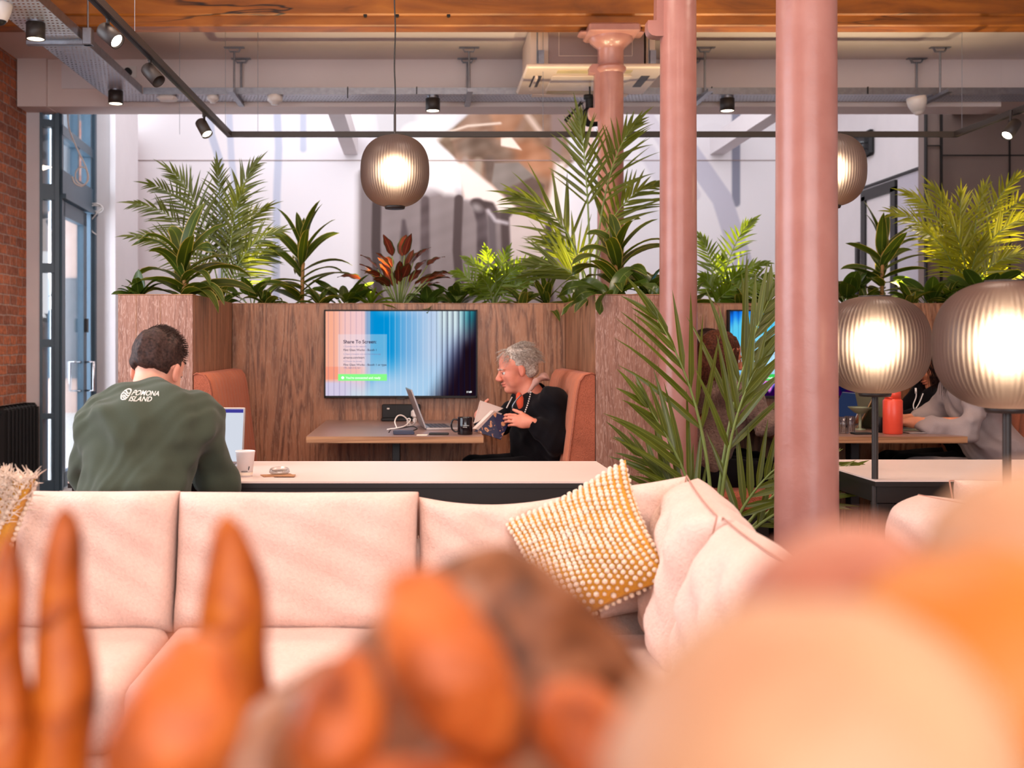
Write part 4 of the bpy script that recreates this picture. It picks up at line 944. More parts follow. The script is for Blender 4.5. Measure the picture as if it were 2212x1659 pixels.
# ------------------------------------------------------------------ sculpting: blended shapes to one smooth surface
class SDF:
    def __init__(s): s.p = []
    def _b(s, lo, hi, f, k, sub, disp=None): s.p.append((np.array(lo), np.array(hi), f, k, sub)); return s
    def cone(s, a, b, ra, rb, k=.03, sub=False):
        a = np.array(a, float); b = np.array(b, float); mr = max(ra, rb); d = b-a; L2 = max(float(d@d), 1e-9)
        def f(X, Y, Z):
            t = np.clip(((X-a[0])*d[0]+(Y-a[1])*d[1]+(Z-a[2])*d[2])/L2, 0, 1)
            return np.sqrt((X-a[0]-t*d[0])**2+(Y-a[1]-t*d[1])**2+(Z-a[2]-t*d[2])**2)-(ra+(rb-ra)*t)
        return s._b(np.minimum(a, b)-mr, np.maximum(a, b)+mr, f, k, sub)
    def ell(s, c, r, k=.03, R=None, sub=False):
        c = np.array(c, float); r = np.array(r, float); m = r.max(); Rm = np.array(R.to_3x3().transposed()) if R is not None else None
        def f(X, Y, Z):
            x, y, z = X-c[0], Y-c[1], Z-c[2]
            if Rm is not None: x, y, z = (Rm[0, 0]*x+Rm[0, 1]*y+Rm[0, 2]*z, Rm[1, 0]*x+Rm[1, 1]*y+Rm[1, 2]*z, Rm[2, 0]*x+Rm[2, 1]*y+Rm[2, 2]*z)
            k0 = np.sqrt((x/r[0])**2+(y/r[1])**2+(z/r[2])**2); k1 = np.sqrt((x/r[0]**2)**2+(y/r[1]**2)**2+(z/r[2]**2)**2)
            return np.where(k1 > 1e-6, k0*(k0-1)/np.maximum(k1, 1e-6), -r.min())
        return s._b(c-m, c+m, f, k, sub)
    def mesh(s, res, disp=None):
        add = [q for q in s.p if not q[4]]
        lo = np.min([q[0] for q in add], 0)-res*3; hi = np.max([q[1] for q in add], 0)+res*3
        n = np.ceil((hi-lo)/res).astype(int)+1; G = np.full(n, .06, np.float32)
        ax = [(lo[i]+np.arange(n[i])*res).astype(np.float32) for i in range(3)]
        for l, h, f, k, sub in s.p:
            mg = k+res*3; i0 = np.clip(((l-mg-lo)/res).astype(int), 0, n-1); i1 = np.clip(((h+mg-lo)/res).astype(int)+2, 1, n)
            if np.any(i1 <= i0): continue
            sl = tuple(slice(i0[i], i1[i]) for i in range(3))
            X, Y, Z = np.meshgrid(ax[0][sl[0]], ax[1][sl[1]], ax[2][sl[2]], indexing='ij', sparse=True)
            D = f(X, Y, Z).astype(np.float32); g = G[sl]
            if sub: D = -D; hh = np.maximum(k-np.abs(g-D), 0)/k; G[sl] = np.maximum(g, D)+hh*hh*k*.25
            else: hh = np.maximum(k-np.abs(g-D), 0)/k; G[sl] = np.minimum(g, D)-hh*hh*k*.25
        if disp is not None:
            X, Y, Z = np.meshgrid(*ax, indexing='ij', sparse=True); G = G+disp(X, Y, Z).astype(np.float32)
        return surface_nets(G, lo, res)
def surface_nets(G, lo, res):
    ins = G < 0; nx, ny, nz = G.shape
    cs = [ins[a:nx-1+a, b:ny-1+b, c:nz-1+c] for a in (0, 1) for b in (0, 1) for c in (0, 1)]
    cnt = sum(c.astype(np.uint8) for c in cs); act = (cnt > 0) & (cnt < 8); I = np.argwhere(act)
    idx = np.full(act.shape, -1, np.int64); idx[act] = np.arange(len(I))
    acc = np.zeros((len(I), 3)); w = np.zeros(len(I))
    cor = [(a, b, c) for a in (0, 1) for b in (0, 1) for c in (0, 1)]
    val = {c: G[I[:, 0]+c[0], I[:, 1]+c[1], I[:, 2]+c[2]] for c in cor}
    for a in cor:
        for d in range(3):
            if a[d] == 0:
                b = list(a); b[d] = 1; b = tuple(b); va, vb = val[a], val[b]; cr = (va < 0) != (vb < 0)
                t = np.where(cr, va/np.where(cr, va-vb, 1), 0); p = np.tile(np.array(a, float), (len(I), 1)); p[:, d] = t
                acc += p*cr[:, None]; w += cr
    V = lo+(I+acc/w[:, None])*res; Fs = []
    for d in range(3):
        u, v = (d+1) % 3, (d+2) % 3
        sl0 = [slice(1, -1)]*3; sl0[d] = slice(0, -1); sl1 = [slice(1, -1)]*3; sl1[d] = slice(1, None)
        a = ins[tuple(sl0)]; b = ins[tuple(sl1)]
        for flip, msk in ((False, a & ~b), (True, ~a & b)):
            E = np.argwhere(msk)
            if not len(E): continue
            E = E.copy(); E[:, u] += 1; E[:, v] += 1; q = []
            for du, dv in ((0, 0), (1, 0), (1, 1), (0, 1)):
                c = E.copy(); c[:, u] -= du; c[:, v] -= dv
                ok = idx[np.clip(c[:, 0], 0, nx-2), np.clip(c[:, 1], 0, ny-2), np.clip(c[:, 2], 0, nz-2)]; q.append(ok)
            q = np.stack(q, 1)
            if flip: q = q[:, ::-1]
            Fs.append(q[(q >= 0).all(1)])
    return V, np.concatenate(Fs)
def np_mesh(name, V, Fq, mats, parent=None, matidx=None, tint=None, solo_=None):
    o_ = org(parent); V = V-np.array(o_)
    me = bpy.data.meshes.new(name); me.vertices.add(len(V)); me.vertices.foreach_set('co', V.astype(np.float32).ravel())
    k = len(Fq); w = Fq.shape[1]; me.loops.add(k*w); me.loops.foreach_set('vertex_index', Fq.astype(np.int32).ravel())
    me.polygons.add(k); me.polygons.foreach_set('loop_start', (np.arange(k)*w).astype(np.int32)); me.polygons.foreach_set('loop_total', np.full(k, w, dtype=np.int32))
    me.polygons.foreach_set('use_smooth', np.ones(k, bool)); me.update(calc_edges=True)
    for m_ in (mats if isinstance(mats, (list, tuple)) else [mats]): me.materials.append(m_)
    if matidx is not None: me.polygons.foreach_set('material_index', matidx.astype(np.int32))
    if tint is not None: a = me.attributes.new('tint', 'FLOAT', 'POINT'); a.data.foreach_set('value', tint.astype(np.float32))
    ob = bpy.data.objects.new(name, me); link(ob, parent); ORG[ob.name] = Vector(o_); return ob
def folds(seed, amp, s1=11., s2=23.):
    r = np.random.RandomState(seed); A = r.normal(size=(5, 3))
    def f(X, Y, Z):
        o = 0
        for i in range(5):
            a = A[i]/np.linalg.norm(A[i]); w = s1 if i < 3 else s2
            ph = (a[0]*X+a[1]*Y+a[2]*Z)*w*2; q = (a[1]*X-a[2]*Y+a[0]*Z)*w
            o = o+np.sin(ph+1.6*np.sin(q+i)+i*1.7)**3*(1 if i < 3 else .45)
        return o*amp*.4
    return f

def frame_of(yaw, pitch, roll=0):
    return Matrix.Rotation(yaw, 3, 'Z') @ Matrix.Rotation(pitch, 3, 'Y') @ Matrix.Rotation(roll, 3, 'X')
def head_prims(s, c, R, k=1.0, old=False):
    c = Vector(c); T = lambda x, y, z: c+R @ (Vector((x, y, z))*k)
    E = lambda p, r, kk=.02, sub=False: s.ell(T(*p), [v*k for v in r], kk, R, sub)
    E((-.014, 0, .045), (.098, .077, .088), .03); E((.035, 0, .042), (.056, .066, .064), .03); E((.042, 0, -.022), (.052, .056, .062), .03)
    E((.030, 0, -.068), (.050, .050, .042), .03); E((.074, 0, -.096), (.020, .022, .017), .02)
    for sgn in (1, -1):
        E((.062, sgn*.036, -.022), (.024, .022, .02), .025); E((.086, sgn*.028, .026), (.013, .024, .008), .012)
        E((.099, sgn*.032, .004), (.016, .018, .012), .012, True); E((.092, sgn*.031, .012), (.012, .016, .004), .005)
        E((.108, sgn*.012, -.034), (.011, .009, .008), .008)
        E((-.008, sgn*.082, -.002), (.020, .009, .031), .008); E((.002, sgn*.094, .002), (.011, .006, .018), .006, True); E((-.002, sgn*.083, -.026), (.009, .007, .010), .006)
    s.cone(T(.092, 0, .018), T(.120, 0, -.026), .008*k, .0135*k, .014)
    E((.094, 0, -.058), (.013, .024, .0055), .006); E((.090, 0, -.071), (.013, .020, .0065), .006); E((.106, 0, -.0645), (.010, .022, .0013), .003, True)
    if old:
        E((.052, .046, -.055), (.02, .012, .026), .02); E((.052, -.046, -.055), (.02, .012, .026), .02); E((.035, 0, -.100), (.038, .034, .022), .03)
    return T
def hand_prims(s, w, d, n, k=1.0, curl=(.5, .5, .5), left=True, spread=.12, thumb=(.55, .5)):
    """w wrist, d towards the fingers, n out of the back of the hand"""
    w = Vector(w); d = Vector(d).normalized(); n = Vector(n); n = (n-d*n.dot(d)).normalized(); sd = d.cross(n)*(1 if left else -1)  # towards the thumb
    R = Matrix((d, sd, n)).transposed()
    s.ell(w+d*.048*k, (.05*k, .040*k, .016*k), .012, R); s.cone(w-d*.02, w+d*.02*k, .025*k, .024*k, .02); s.ell(w+d*.03*k+sd*.022*k-n*.006*k, (.032*k, .017*k, .015*k), .012, R)
    for i, (off, L) in enumerate(((.028, .074), (.010, .082), (-.009, .076), (-.027, .060))):
        p = w+d*(.086 if i < 3 else .078)*k+sd*off*k; ang = 0; di = (d+sd*off*spread*40*.1).normalized(); r = (.0086, .009, .0084, .0074)[i]*k
        for j, f in enumerate((.45, .31, .24)):
            ang += curl[j]*(1+.12*i); v = di*math.cos(ang)-n*math.sin(ang); q = p+v*L*f*k; s.cone(p, q, r, r*.9, .004); p = q; r *= .9
    p = w+d*.025*k+sd*.030*k-n*.006*k; v = (d*math.cos(thumb[0])+sd*math.sin(thumb[0])*1.0-n*.25).normalized()
    q = p+v*.038*k; s.cone(p, q, .0125*k, .0105*k, .01); v2 = (v+d*thumb[1]-n*.3).normalized(); q2 = q+v2*.030*k; s.cone(q, q2, .0105*k, .009*k, .004); s.cone(q2, q2+v2*.018*k, .009*k, .0075*k, .004)

def strands(m, pts, L, r, n=4):
    """pts: list of polylines"""
    for pl in pts:
        k = len(pl); m.tube(pl, [r*(1-.75*i/(k-1)) for i in range(k)], n, cap=False)
def hair(kind, c, R, k, mat, parent, seed=1):
    """skull-following hair volume with loose locks on it"""
    s = SDF(); rs = random.Random(seed); T = lambda x, y, z: Vector(c)+R @ (Vector((x, y, z))*k)
    E = lambda p, r, kk=.02, sub=False: s.ell(T(*p), [v*k for v in r], kk, R, sub)
    locks = []
    def lock(p, d, L, g=.0, seg=5, r=.0016):
        pl = [Vector(p)]; d = Vector(d).normalized()
        for i in range(seg):
            pl.append(pl[-1]+d*L/seg); d = (d+Vector((rs.uniform(-.2, .2), rs.uniform(-.2, .2), rs.uniform(-.2, .2)))*.5+Vector((0, 0, -g))).normalized()
        locks.append(pl)
    cr = (-.014, 0, .045); ra = Vector((.098, .077, .088))
    if kind == 'short':
        E((-.018, 0, .058), (.106, .083, .088), .02); E((-.055, 0, .012), (.056, .068, .052), .02); E((.10, 0, -.01), (.085, .12, .075), .02, True); E((-.06, 0, -.085), (.09, .10, .068), .02, True)
        for i in range(1500):
            a = rs.uniform(0, 2*PI); ph = rs.uniform(-.05, PI/2); nn = Vector((math.cos(a)*math.cos(ph), math.sin(a)*math.cos(ph), math.sin(ph)))
            if nn.x > .75 and nn.z < .4: continue
            p = T(cr[0]+nn.x*ra.x*1.06, nn.y*ra.y*1.07, cr[2]+.012+nn.z*ra.z*1.0); up = max(0, nn.z)
            lock(p, R @ (nn*.45+Vector((.9, .25*math.sin(a*2), .15+.5*up))), (.012+.026*up)*k, .05, 4, .0011)
    elif kind == 'grey':
        E((-.024, 0, .058), (.104, .086, .088), .02); E((-.062, 0, .000), (.060, .076, .070), .02); E((.105, 0, .0), (.072, .12, .085), .02, True); E((-.06, 0, -.10), (.09, .10, .05), .02, True); E((.02, .09, -.02), (.035, .03, .05), .01, True); E((.02, -.09, -.02), (.035, .03, .05), .01, True)
        for i in range(1500):
            a = rs.uniform(-PI, PI); ph = rs.uniform(-.2, PI/2); nn = Vector((math.cos(a)*math.cos(ph), math.sin(a)*math.cos(ph), math.sin(ph)))
            if nn.x > .80 and nn.z < .55: continue
            if abs(nn.y) > .6 and nn.x > .1 and nn.z < .1: continue
            p = T(cr[0]-.008+nn.x*ra.x*1.06, nn.y*ra.y*1.10, cr[2]+.012+nn.z*ra.z*1.02)
            dd = Vector((-.75 if nn.x < .55 else .6, nn.y*.5, -.35+(.4 if nn.z > .7 else 0)))
            lock(p, R @ (dd+nn*.22), rs.uniform(.03, .06)*k, .12, 6, .0012)
    else:  # long
        E((-.02, 0, .055), (.108, .088, .092), .02); E((-.06, 0, -.06), (.07, .09, .13), .04); E((.115, 0, -.03), (.080, .07, .12), .02, True)
        for sg in (1, -1): s.cone(T(-.01, sg*.085, .02), T(.0, sg*.095, -.20)+Vector((0, 0, -.06)), .024*k, .020*k, .03)
        s.cone(T(-.06, 0, -.05), T(-.04, 0, -.20)+Vector((0, 0, -.12)), .07*k, .05*k, .04)
        for i in range(900):
            a = rs.uniform(.6, 2*PI-.6); ph = rs.uniform(-.9, 1.3); nn = Vector((math.cos(a)*math.cos(ph), math.sin(a)*math.cos(ph), math.sin(ph)))
            p = T(cr[0]+nn.x*ra.x*1.12, nn.y*ra.y*1.14, cr[2]+nn.z*ra.z*1.06)
            lock(p, R @ Vector((nn.x*.1-.1, nn.y*.2, -1)), rs.uniform(.14, .26)*k, .25, 7, .002)
    f = folds(seed, .004, 60, 110); V, Fq = s.mesh(.0035, f); o = np_mesh('hair', V, Fq, mat, parent)
    m = MB(); strands(m, locks, 0, {'short': .0013, 'grey': .0013}.get(kind, .0022)*k, 3); q = m.build('hair_locks', mat, o, recalc=False); return o

def person(label, J, top, trouser, skinm, hairk, hairm, seed, sleeve=1.0, k=1.0, old=False, face_only=False, res=.0045, name='person', legs=True, hood=False, collar=None, chest_r=(.125, .185, .17), belly=(.125, .165, .14)):
    """J: world joints; the body is one continuous surface, the clothes follow it"""
    t = thing(name, label, 'person', (J['hip'][0], J['hip'][1], J.get('base', .0)))
    V3 = lambda a: Vector(J[a])
    yaw = J['yaw']; R = frame_of(J.get('hyaw', yaw), J.get('hpitch', .3), J.get('hroll', 0)); s = SDF()
    T = head_prims(s, V3('head'), R, k, old)
    fwd = Vector((math.cos(yaw), math.sin(yaw), 0)); side = Vector((-math.sin(yaw), math.cos(yaw), 0))
    s.cone(T(-.022, 0, -.055), V3('neck'), .056*k, .062*k, .03); Rb = frame_of(yaw, J.get('lean', .2))
    s.cone(V3('neck'), V3('chest'), .062, .11, .05); s.cone(V3('chest'), V3('hip'), .11, .12, .05)
    for a in 'LR':
        s.cone(V3('neck')-Vector((0, 0, .05)), V3('sh'+a), .05, .046, .03); s.cone(V3('sh'+a), V3('el'+a), .044, .036, .02); s.cone(V3('el'+a), V3('wr'+a), .037, .026, .02)
        hd = J['hd'+a]; hand_prims(s, V3('wr'+a), hd[0], hd[1], 1.0*k, hd[2] if len(hd) > 2 else (.5, .5, .4), a == 'L')
    V, Fq = s.mesh(res*.72)
    # lips, ears and cheeks a little redder
    Ti = np.array(R.transposed()); loc = (V-np.array(V3('head'))) @ np.array(R) / k
    tint = np.exp(-(((loc[:, 0]-.098)/.02)**2+((loc[:, 1])/.022)**2+((loc[:, 2]+.0645)/.011)**2))*.9+np.exp(-((np.abs(loc[:, 1])-.088)/.012)**2)*(np.abs(loc[:, 2]) < .04)*.4+np.exp(-(((loc[:, 0]-.12)/.02)**2+(loc[:, 1]/.02)**2+((loc[:, 2]+.03)/.016)**2))*.35
    if old: tint += np.exp(-(((loc[:, 0]-.07)/.03)**2+((np.abs(loc[:, 1])-.05)/.02)**2+((loc[:, 2]+.03)/.025)**2))*.35
    body = np_mesh('body', V, Fq, skinm, t, tint=np.clip(tint, 0, 1))
    # eyes and brows
    em = MB(); br = MB()
    for sg in (1, -1):
        c = T(.0815, sg*.031, .003); q = 10
        em.lathe([(.0125*k*math.cos(-PI/2+PI*i/q), .0125*k*math.sin(-PI/2+PI*i/q)) for i in range(q+1)], c, 16)
        br.tube(catmull([T(.102, sg*.012, .021), T(.101, sg*.028, .027), T(.090, sg*.046, .022)], 4), .0035*k, 6)
    eo = em.build('eyes', M['plastic'], t)
    ir = MB()
    for sg in (1, -1): ir.ell = None; c0 = T(.0895, sg*.031, .001); ir.cyl(c0, T(.0945, sg*.031, .001), .0062*k, .0052*k, 14)
    ir.build('irises', M['hair_black'], t); br.build('eyebrows', hairm, t)
    h = hair(hairk, V3('head'), R, k, hairm, t, seed)
    # top garment
    s = SDF(); nk = V3('neck'); ch = V3('chest'); hp = V3('hip')
    s.ell(ch+Vector((0, 0, .0)), chest_r, .06, Rb); s.ell(ch.lerp(hp, .5), ((chest_r[0]+belly[0])/2, (chest_r[1]+belly[1])/2, .17), .06, Rb); s.ell(hp+Vector((0, 0, .05)), belly, .06, frame_of(yaw, 0))
    s.cone(nk-Vector((0, 0, .080)), ch, .080, .12, .06)
    for a in 'LR':
        s.cone(nk-Vector((0, 0, .085)), V3('sh'+a), .055, .066*sleeve, .05); s.cone(V3('sh'+a), V3('el'+a), .068*sleeve, .054*sleeve, .045); w_ = V3('wr'+a); e_ = V3('el'+a); s.cone(e_, e_.lerp(w_, .62), .055*sleeve, .047*sleeve, .03); s.cone(e_.lerp(w_, .62), e_.lerp(w_, .93), .046*sleeve, .036, .02)
    if hood:
        b = nk-fwd*.05; s.ell(b-fwd*.02+Vector((0, 0, .012)), (.085, .115, .045), .03, frame_of(yaw, -.5)); s.ell(b+fwd*.01+Vector((0, 0, .02)), (.055, .072, .04), .015, frame_of(yaw, -.4), sub=True)
    else:
        s.ell(nk+fwd*.02+Vector((0, 0, .03)), (.062, .066, .035), .02, Rb, sub=True)
    fo = folds(seed+7, .034, 9, 19)
    V, Fq = s.mesh(res, lambda X, Y, Z: fo(X, Y, Z)*.8); g = np_mesh('top', V, Fq, top, t)
    if collar:
        s = SDF(); s.ell(nk+fwd*.045-Vector((0, 0, .05)), (.05, .045, .06), .03, Rb); V, Fq = s.mesh(res); np_mesh('tee_shirt', V, Fq, collar, t)
    if legs:
        s = SDF()
        for a in 'LR':
            s.cone(hp+side*(.08 if a == 'L' else -.08)-Vector((0, 0, .03)), V3('kn'+a), .088, .064, .05); s.cone(V3('kn'+a), V3('ft'+a)+Vector((0, 0, .08)), .062, .045, .03)
        s.ell(hp-Vector((0, 0, .02)), (.13, .165, .09), .05, frame_of(yaw, 0)); V, Fq = s.mesh(res*1.3, folds(seed+3, .008, 12, 20)); np_mesh('trousers', V, Fq, trouser, t)
        for a in 'LR':
            s = SDF(); f = V3('ft'+a); s.cone(f+Vector((0, 0, .045)), f+fwd*.16+Vector((0, 0, .032)), .045, .036, .03); s.ell(f+fwd*.08+Vector((0, 0, .03)), (.14, .05, .03), .02, frame_of(yaw, 0)); V, Fq = s.mesh(.006); V[:, 2] = np.maximum(V[:, 2], .002); np_mesh('shoe', V, Fq, M['blackm'], t)
    return t, g, T

D_ = 3.42
# the man in green, back to us, bowed over his laptop
gy = math.radians(78)
J = dict(yaw=gy, hyaw=math.radians(74), hpitch=.42, hroll=.05, lean=.28, head=P(338, 803, 3.60), neck=P(320, 888, 3.46), chest=P(303, 940, 3.395), hip=P(292, 1150, 3.32),
    shL=P(208, 922, 3.44), shR=P(430, 918, 3.44), elL=P(186, 1030, 3.50), elR=P(467, 1040, 3.52), wrL=P(238, 1060, 3.85)+Vector((.02, 0, .01)), wrR=P(425, 1052, 3.87), hdL=((.3, 1, .0), (0, 0, 1)), hdR=((-.3, 1, .0), (0, 0, 1)),
    knL=P(200, 1150, 3.72), knR=P(400, 1150, 3.74), ftL=Vector((-1.0, 3.62, 0)), ftR=Vector((-.72, 3.64, 0)))
J['wrL'].z = .79; J['wrR'].z = .79; J['hip'].z = .56; J['knL'].z = .54; J['knR'].z = .54
pg, sweater, _ = person('man in dark green sweatshirt seated with his back turned, head bowed', J, M['green_knit'], M['jeans'], M['skin_pale'], 'short', M['hair_dark'], 3, sleeve=1.08, k=.94, chest_r=(.14, .205, .175), belly=(.13, .165, .16))
# beard edge on his jaw
s = SDF(); R = frame_of(J['hyaw'], J['hpitch'], .06); hc = J['head']; T = lambda x, y, z: hc+R @ Vector((x, y, z))
s.ell(T(.045, 0, -.074), (.052, .056, .045), .02, R); s.ell(T(.07, 0, .0), (.07, .046, .052), .02, R, sub=True); V, Fq = s.mesh(.003, folds(9, .003, 80, 120)); np_mesh('beard', V, Fq, M['hair_dark'], pg)
# print on the back, laid on the cloth
bt = BVHTree.FromObject(sweater, bpy.context.evaluated_depsgraph_get()); so = org(sweater)
def lay(o):
    me = o.data; oo = org(o)
    for v in me.vertices:
        w_ = Vector((v.co.x+oo.x, 3.0, v.co.z+oo.z))-so; h = bt.ray_cast(w_, Vector((0, 1, 0)), 1.2)
        if h[0] is not None: v.co.y = h[0].y+so.y-oo.y-.0015+(v.co.y+oo.y-3.2)*1.0
M['print'] = plain('white_print', (226, 222, 214), .7, var=.02)
def px2(px, py): p = P(px, py, 3.3); return p.x, p.z
x, z = P(285, 855, 3.30).x, P(285, 855, 3.30).z
for body, dy in (('POMONA', .001), ('ISLAND', -.0155)):
    tx = text('lettering', body, .0195, (x-(.003 if dy else 0)-.009, 3.2, z+dy), M['print'], pg, rot=(PI/2, .03, 0), bold=.0002, shear=.1)
    import bmesh as _b
    bm = _b.new(); bm.from_mesh(tx.data); _b.ops.triangulate(bm, faces=bm.faces[:]); _b.ops.subdivide_edges(bm, edges=[e for e in bm.edges if e.calc_length() > .003], cuts=2); bm.to_mesh(tx.data); bm.free(); lay(tx)
m = MB(); cx_, cz_ = px2(263, 853); r = .0145
def flat(pts, w_=.0016): m.tube(pts, w_, 6)
flat([(cx_+r*math.cos(a*PI/14), 3.2, cz_+r*math.sin(a*PI/14)) for a in range(29)])
for dz, a0 in ((.006, .3), (.0, .0), (-.006, -.2), (-.0105, 0)):
    h = math.sqrt(max(r*r-dz*dz, 0)); flat([(cx_-h+2*h*i/10, 3.2, cz_+dz+.0035*math.sin(i*.55+a0)) for i in range(11)])
em = m.build('emblem', M['print'], pg); lay(em)

# the reading man in profile
ry = PI+.22
J = dict(yaw=PI+.1, hyaw=PI+.16, hpitch=.20, hroll=0, lean=.16, head=P(1117, 800, 5.95), neck=P(1147, 855, 5.97), chest=P(1168, 905, 5.97), hip=P(1180, 985, 5.97),
    shL=P(1186, 872, 5.83), shR=P(1134, 866, 6.11), elL=P(1208, 948, 5.74), elR=P(1075, 915, 6.20), wrL=P(1146, 913, 5.72), wrR=P(1036, 898, 6.0), hdL=((-1, .0, .16), (.15, -1, .3), (.32, .42, .4)), hdR=((.0, -.75, .35), (-1, 0, .2), (.5, .7, .5)),
    knL=Vector((.30, 5.82, .53)), knR=Vector((.29, 6.05, .53)), ftL=Vector((.24, 5.82, 0)), ftR=Vector((.2, 6.05, 0)))
J['hip'].z = .57
pr, jacket, T = person('grey haired man in black hoodie reading a book, seen in profile', J, M['black_knit'], M['trouser'], M['skin_old'], 'grey', M['hair_grey'], 5, sleeve=1.18, old=True, hood=True, res=.0045, k=.94, chest_r=(.14, .19, .20), belly=(.16, .18, .17))
m = MB()
for pts in (((1147, 846, 5.75), (1141, 870, 5.73), (1133, 893, 5.70)), ((1106, 858, 5.86), (1100, 870, 5.84), (1094, 882, 5.80))):
    q = catmull([P(*p) for p in pts], 10)
    for i in range(0, len(q)-1, 2): m.tube([q[i], q[i+1]], .0035, 6)
m.build('drawcord', M['plastic'], pr)
m = MB(); m.tube(catmull([P(1126, 853, 5.80), P(1114, 866, 5.78), P(1107, 880, 5.78), P(1117, 892, 5.78)], 6), .004, 6); m.build('zip', M['steel'], pr)
s = SDF(); s.cone(P(1143, 846, 5.85), P(1158, 824, 5.86), .009, .014, .02); s.cone(P(1158, 824, 5.86), P(1176, 812, 5.95), .014, .016, .02); s.ell(P(1176, 815, 5.97), (.03, .07, .014), .02, frame_of(PI, -.5)); V, Fq = s.mesh(.004); np_mesh('hood_lining', V, Fq, M['pinktan'], pr)
s = SDF(); s.ell(P(1124, 868, 5.872), (.022, .022, .052), .02, frame_of(PI, .2)); V, Fq = s.mesh(.004); np_mesh('tee_front', V, Fq, M['orange_tee'], pr)

# the book he holds
t = thing('book', 'open hardback book with navy and gold cover in his hands', 'book', P(1062, 905, 5.72))
def slab(nm, q, th, mat, n=None):
    q = [Vector(v) for v in q]; nn = (q[1]-q[0]).cross(q[3]-q[0]).normalized()*th; m = MB(); m.add(q+[v+nn for v in q], [(0, 1, 2, 3), (7, 6, 5, 4), (0, 4, 5, 1), (1, 5, 6, 2), (2, 6, 7, 3), (3, 7, 4, 0)], 0, False); return m.build(nm, mat, t)
def cover_mat():
    t_ = NT('navy_gold_cover'); b = t_.bsdf(None, .35); co = t_.coord(); n = t_.n('TexNoise', Scale=26.0, Detail=4.0, Distortion=1.0); t_.l(co, 0, n, 'Vector')
    r = t_.ramp(n, 'Fac', [(.2, hexc(28, 34, 66)), (.56, hexc(34, 42, 78)), (.60, hexc(206, 150, 110)), (.7, hexc(190, 130, 100))]); t_.l(r, 'Color', b, 'Base Color'); return t_.fin(b)
M['cover'] = cover_mat(); M['page'] = plain('book_page', (226, 206, 198), .7, var=.03)
slab('cover', [P(1022, 931, 5.66), P(1081, 950, 5.70), P(1104, 905, 5.80), P(1062, 889, 5.76)], .004, M['cover'])
slab('page_block', [P(1020, 926, 5.67), P(1040, 934, 5.72), P(1078, 893, 5.82), P(1060, 887, 5.77)], .022, M['page'])
slab('raised_page', [P(1023, 915, 5.74), P(1050, 905, 5.80), P(1087, 882, 5.86), P(1037, 865, 5.80)], .0015, M['page'])
slab('cover_far', [P(1026, 922, 5.80), P(1056, 930, 5.84), P(1084, 900, 5.92), P(1046, 880, 5.86)], .004, M['cover'])

def seated(label, x, y, yaw, top, hairk, hairm, seed, lean=.25, table_reach=.40, skinm=None, hp=.35, zs=0, hood=False, collar=None, reach_sep=.10, tr=None, res=.0055, sleeve=1.0, hdz=0, hdx=0):
    f = Vector((math.cos(yaw), math.sin(yaw), 0)); sd = Vector((-math.sin(yaw), math.cos(yaw), 0)); b = Vector((x, y, 0))
    Q = lambda a, c, z: b+f*a+sd*c+Vector((0, 0, z+zs))
    J = dict(yaw=yaw, hyaw=yaw, hpitch=hp, lean=lean, head=Q(.30+hdx, 0, 1.13+hdz), neck=Q(.22+hdx, 0, 1.02+hdz*.8), chest=Q(.13, 0, .86), hip=Q(0, 0, .56), shL=Q(.17, .17, .96), shR=Q(.17, -.17, .96),
        elL=Q(.28, .23, .80), elR=Q(.28, -.23, .80), wrL=Q(table_reach, reach_sep, .80), wrR=Q(table_reach, -reach_sep, .80), hdL=(f*1-sd*.25, (0, 0, 1), (.4, .4, .3)), hdR=(f*1+sd*.25, (0, 0, 1), (.4, .4, .3)), knL=Q(.42, .10, .53), knR=Q(.42, -.10, .53), ftL=Q(.42, .1, -zs), ftR=Q(.42, -.1, -zs))
    return person(label, J, top, tr or M['trouser'], skinm or M['skin_tan'], hairk, hairm, seed, res=res, hood=hood, collar=collar, sleeve=sleeve)
seated('person in chunky taupe cardigan with brown hair behind the tall palm', 1.47, 5.82, 0.0, M['cardi'], 'long', M['hair_brown'], 11, lean=.1, hdx=-.19, table_reach=.46, sleeve=1.12, res=.006, hp=.2)
seated('person with pale teal sleeves deeper in the second booth, mostly hidden', 1.46, 6.33, 0.05, M['teal_knit'], 'short', M['hair_dark'], 12, lean=.15, hdx=-.14, table_reach=.50, res=.006)
seated('person with long dark hair and white earphone cord in second booth', 3.12, 6.28, PI, M['black_knit'], 'long', M['hair_black'], 13, hdz=-.05, hdx=-.10, lean=.25, table_reach=.5, res=.006)
seated('person in grey hoodie leaning on the table at right edge', 3.05, 5.80, PI-.05, M['grey_knit'], 'long', M['hair_black'], 14, lean=.35, hdx=-.07, table_reach=.50, hood=True, sleeve=1.15, res=.0055, tr=M['grey_knit'])
m = MB(); D = 6.1
m.tube(catmull([P(1978, 838, D), P(1979, 856, D), P(1973, 875, D), P(1976, 888, D)], 8), .003, 6); m.tube(catmull([P(1994, 850, D), P(1986, 870, D), P(1977, 885, D)], 8), .003, 6); m.tube([P(1978, 838, D), P(1978.5, 850, D)], .0055, 8)
m.build('earphone_cord', M['cable'], bpy.data.objects['person.004'])
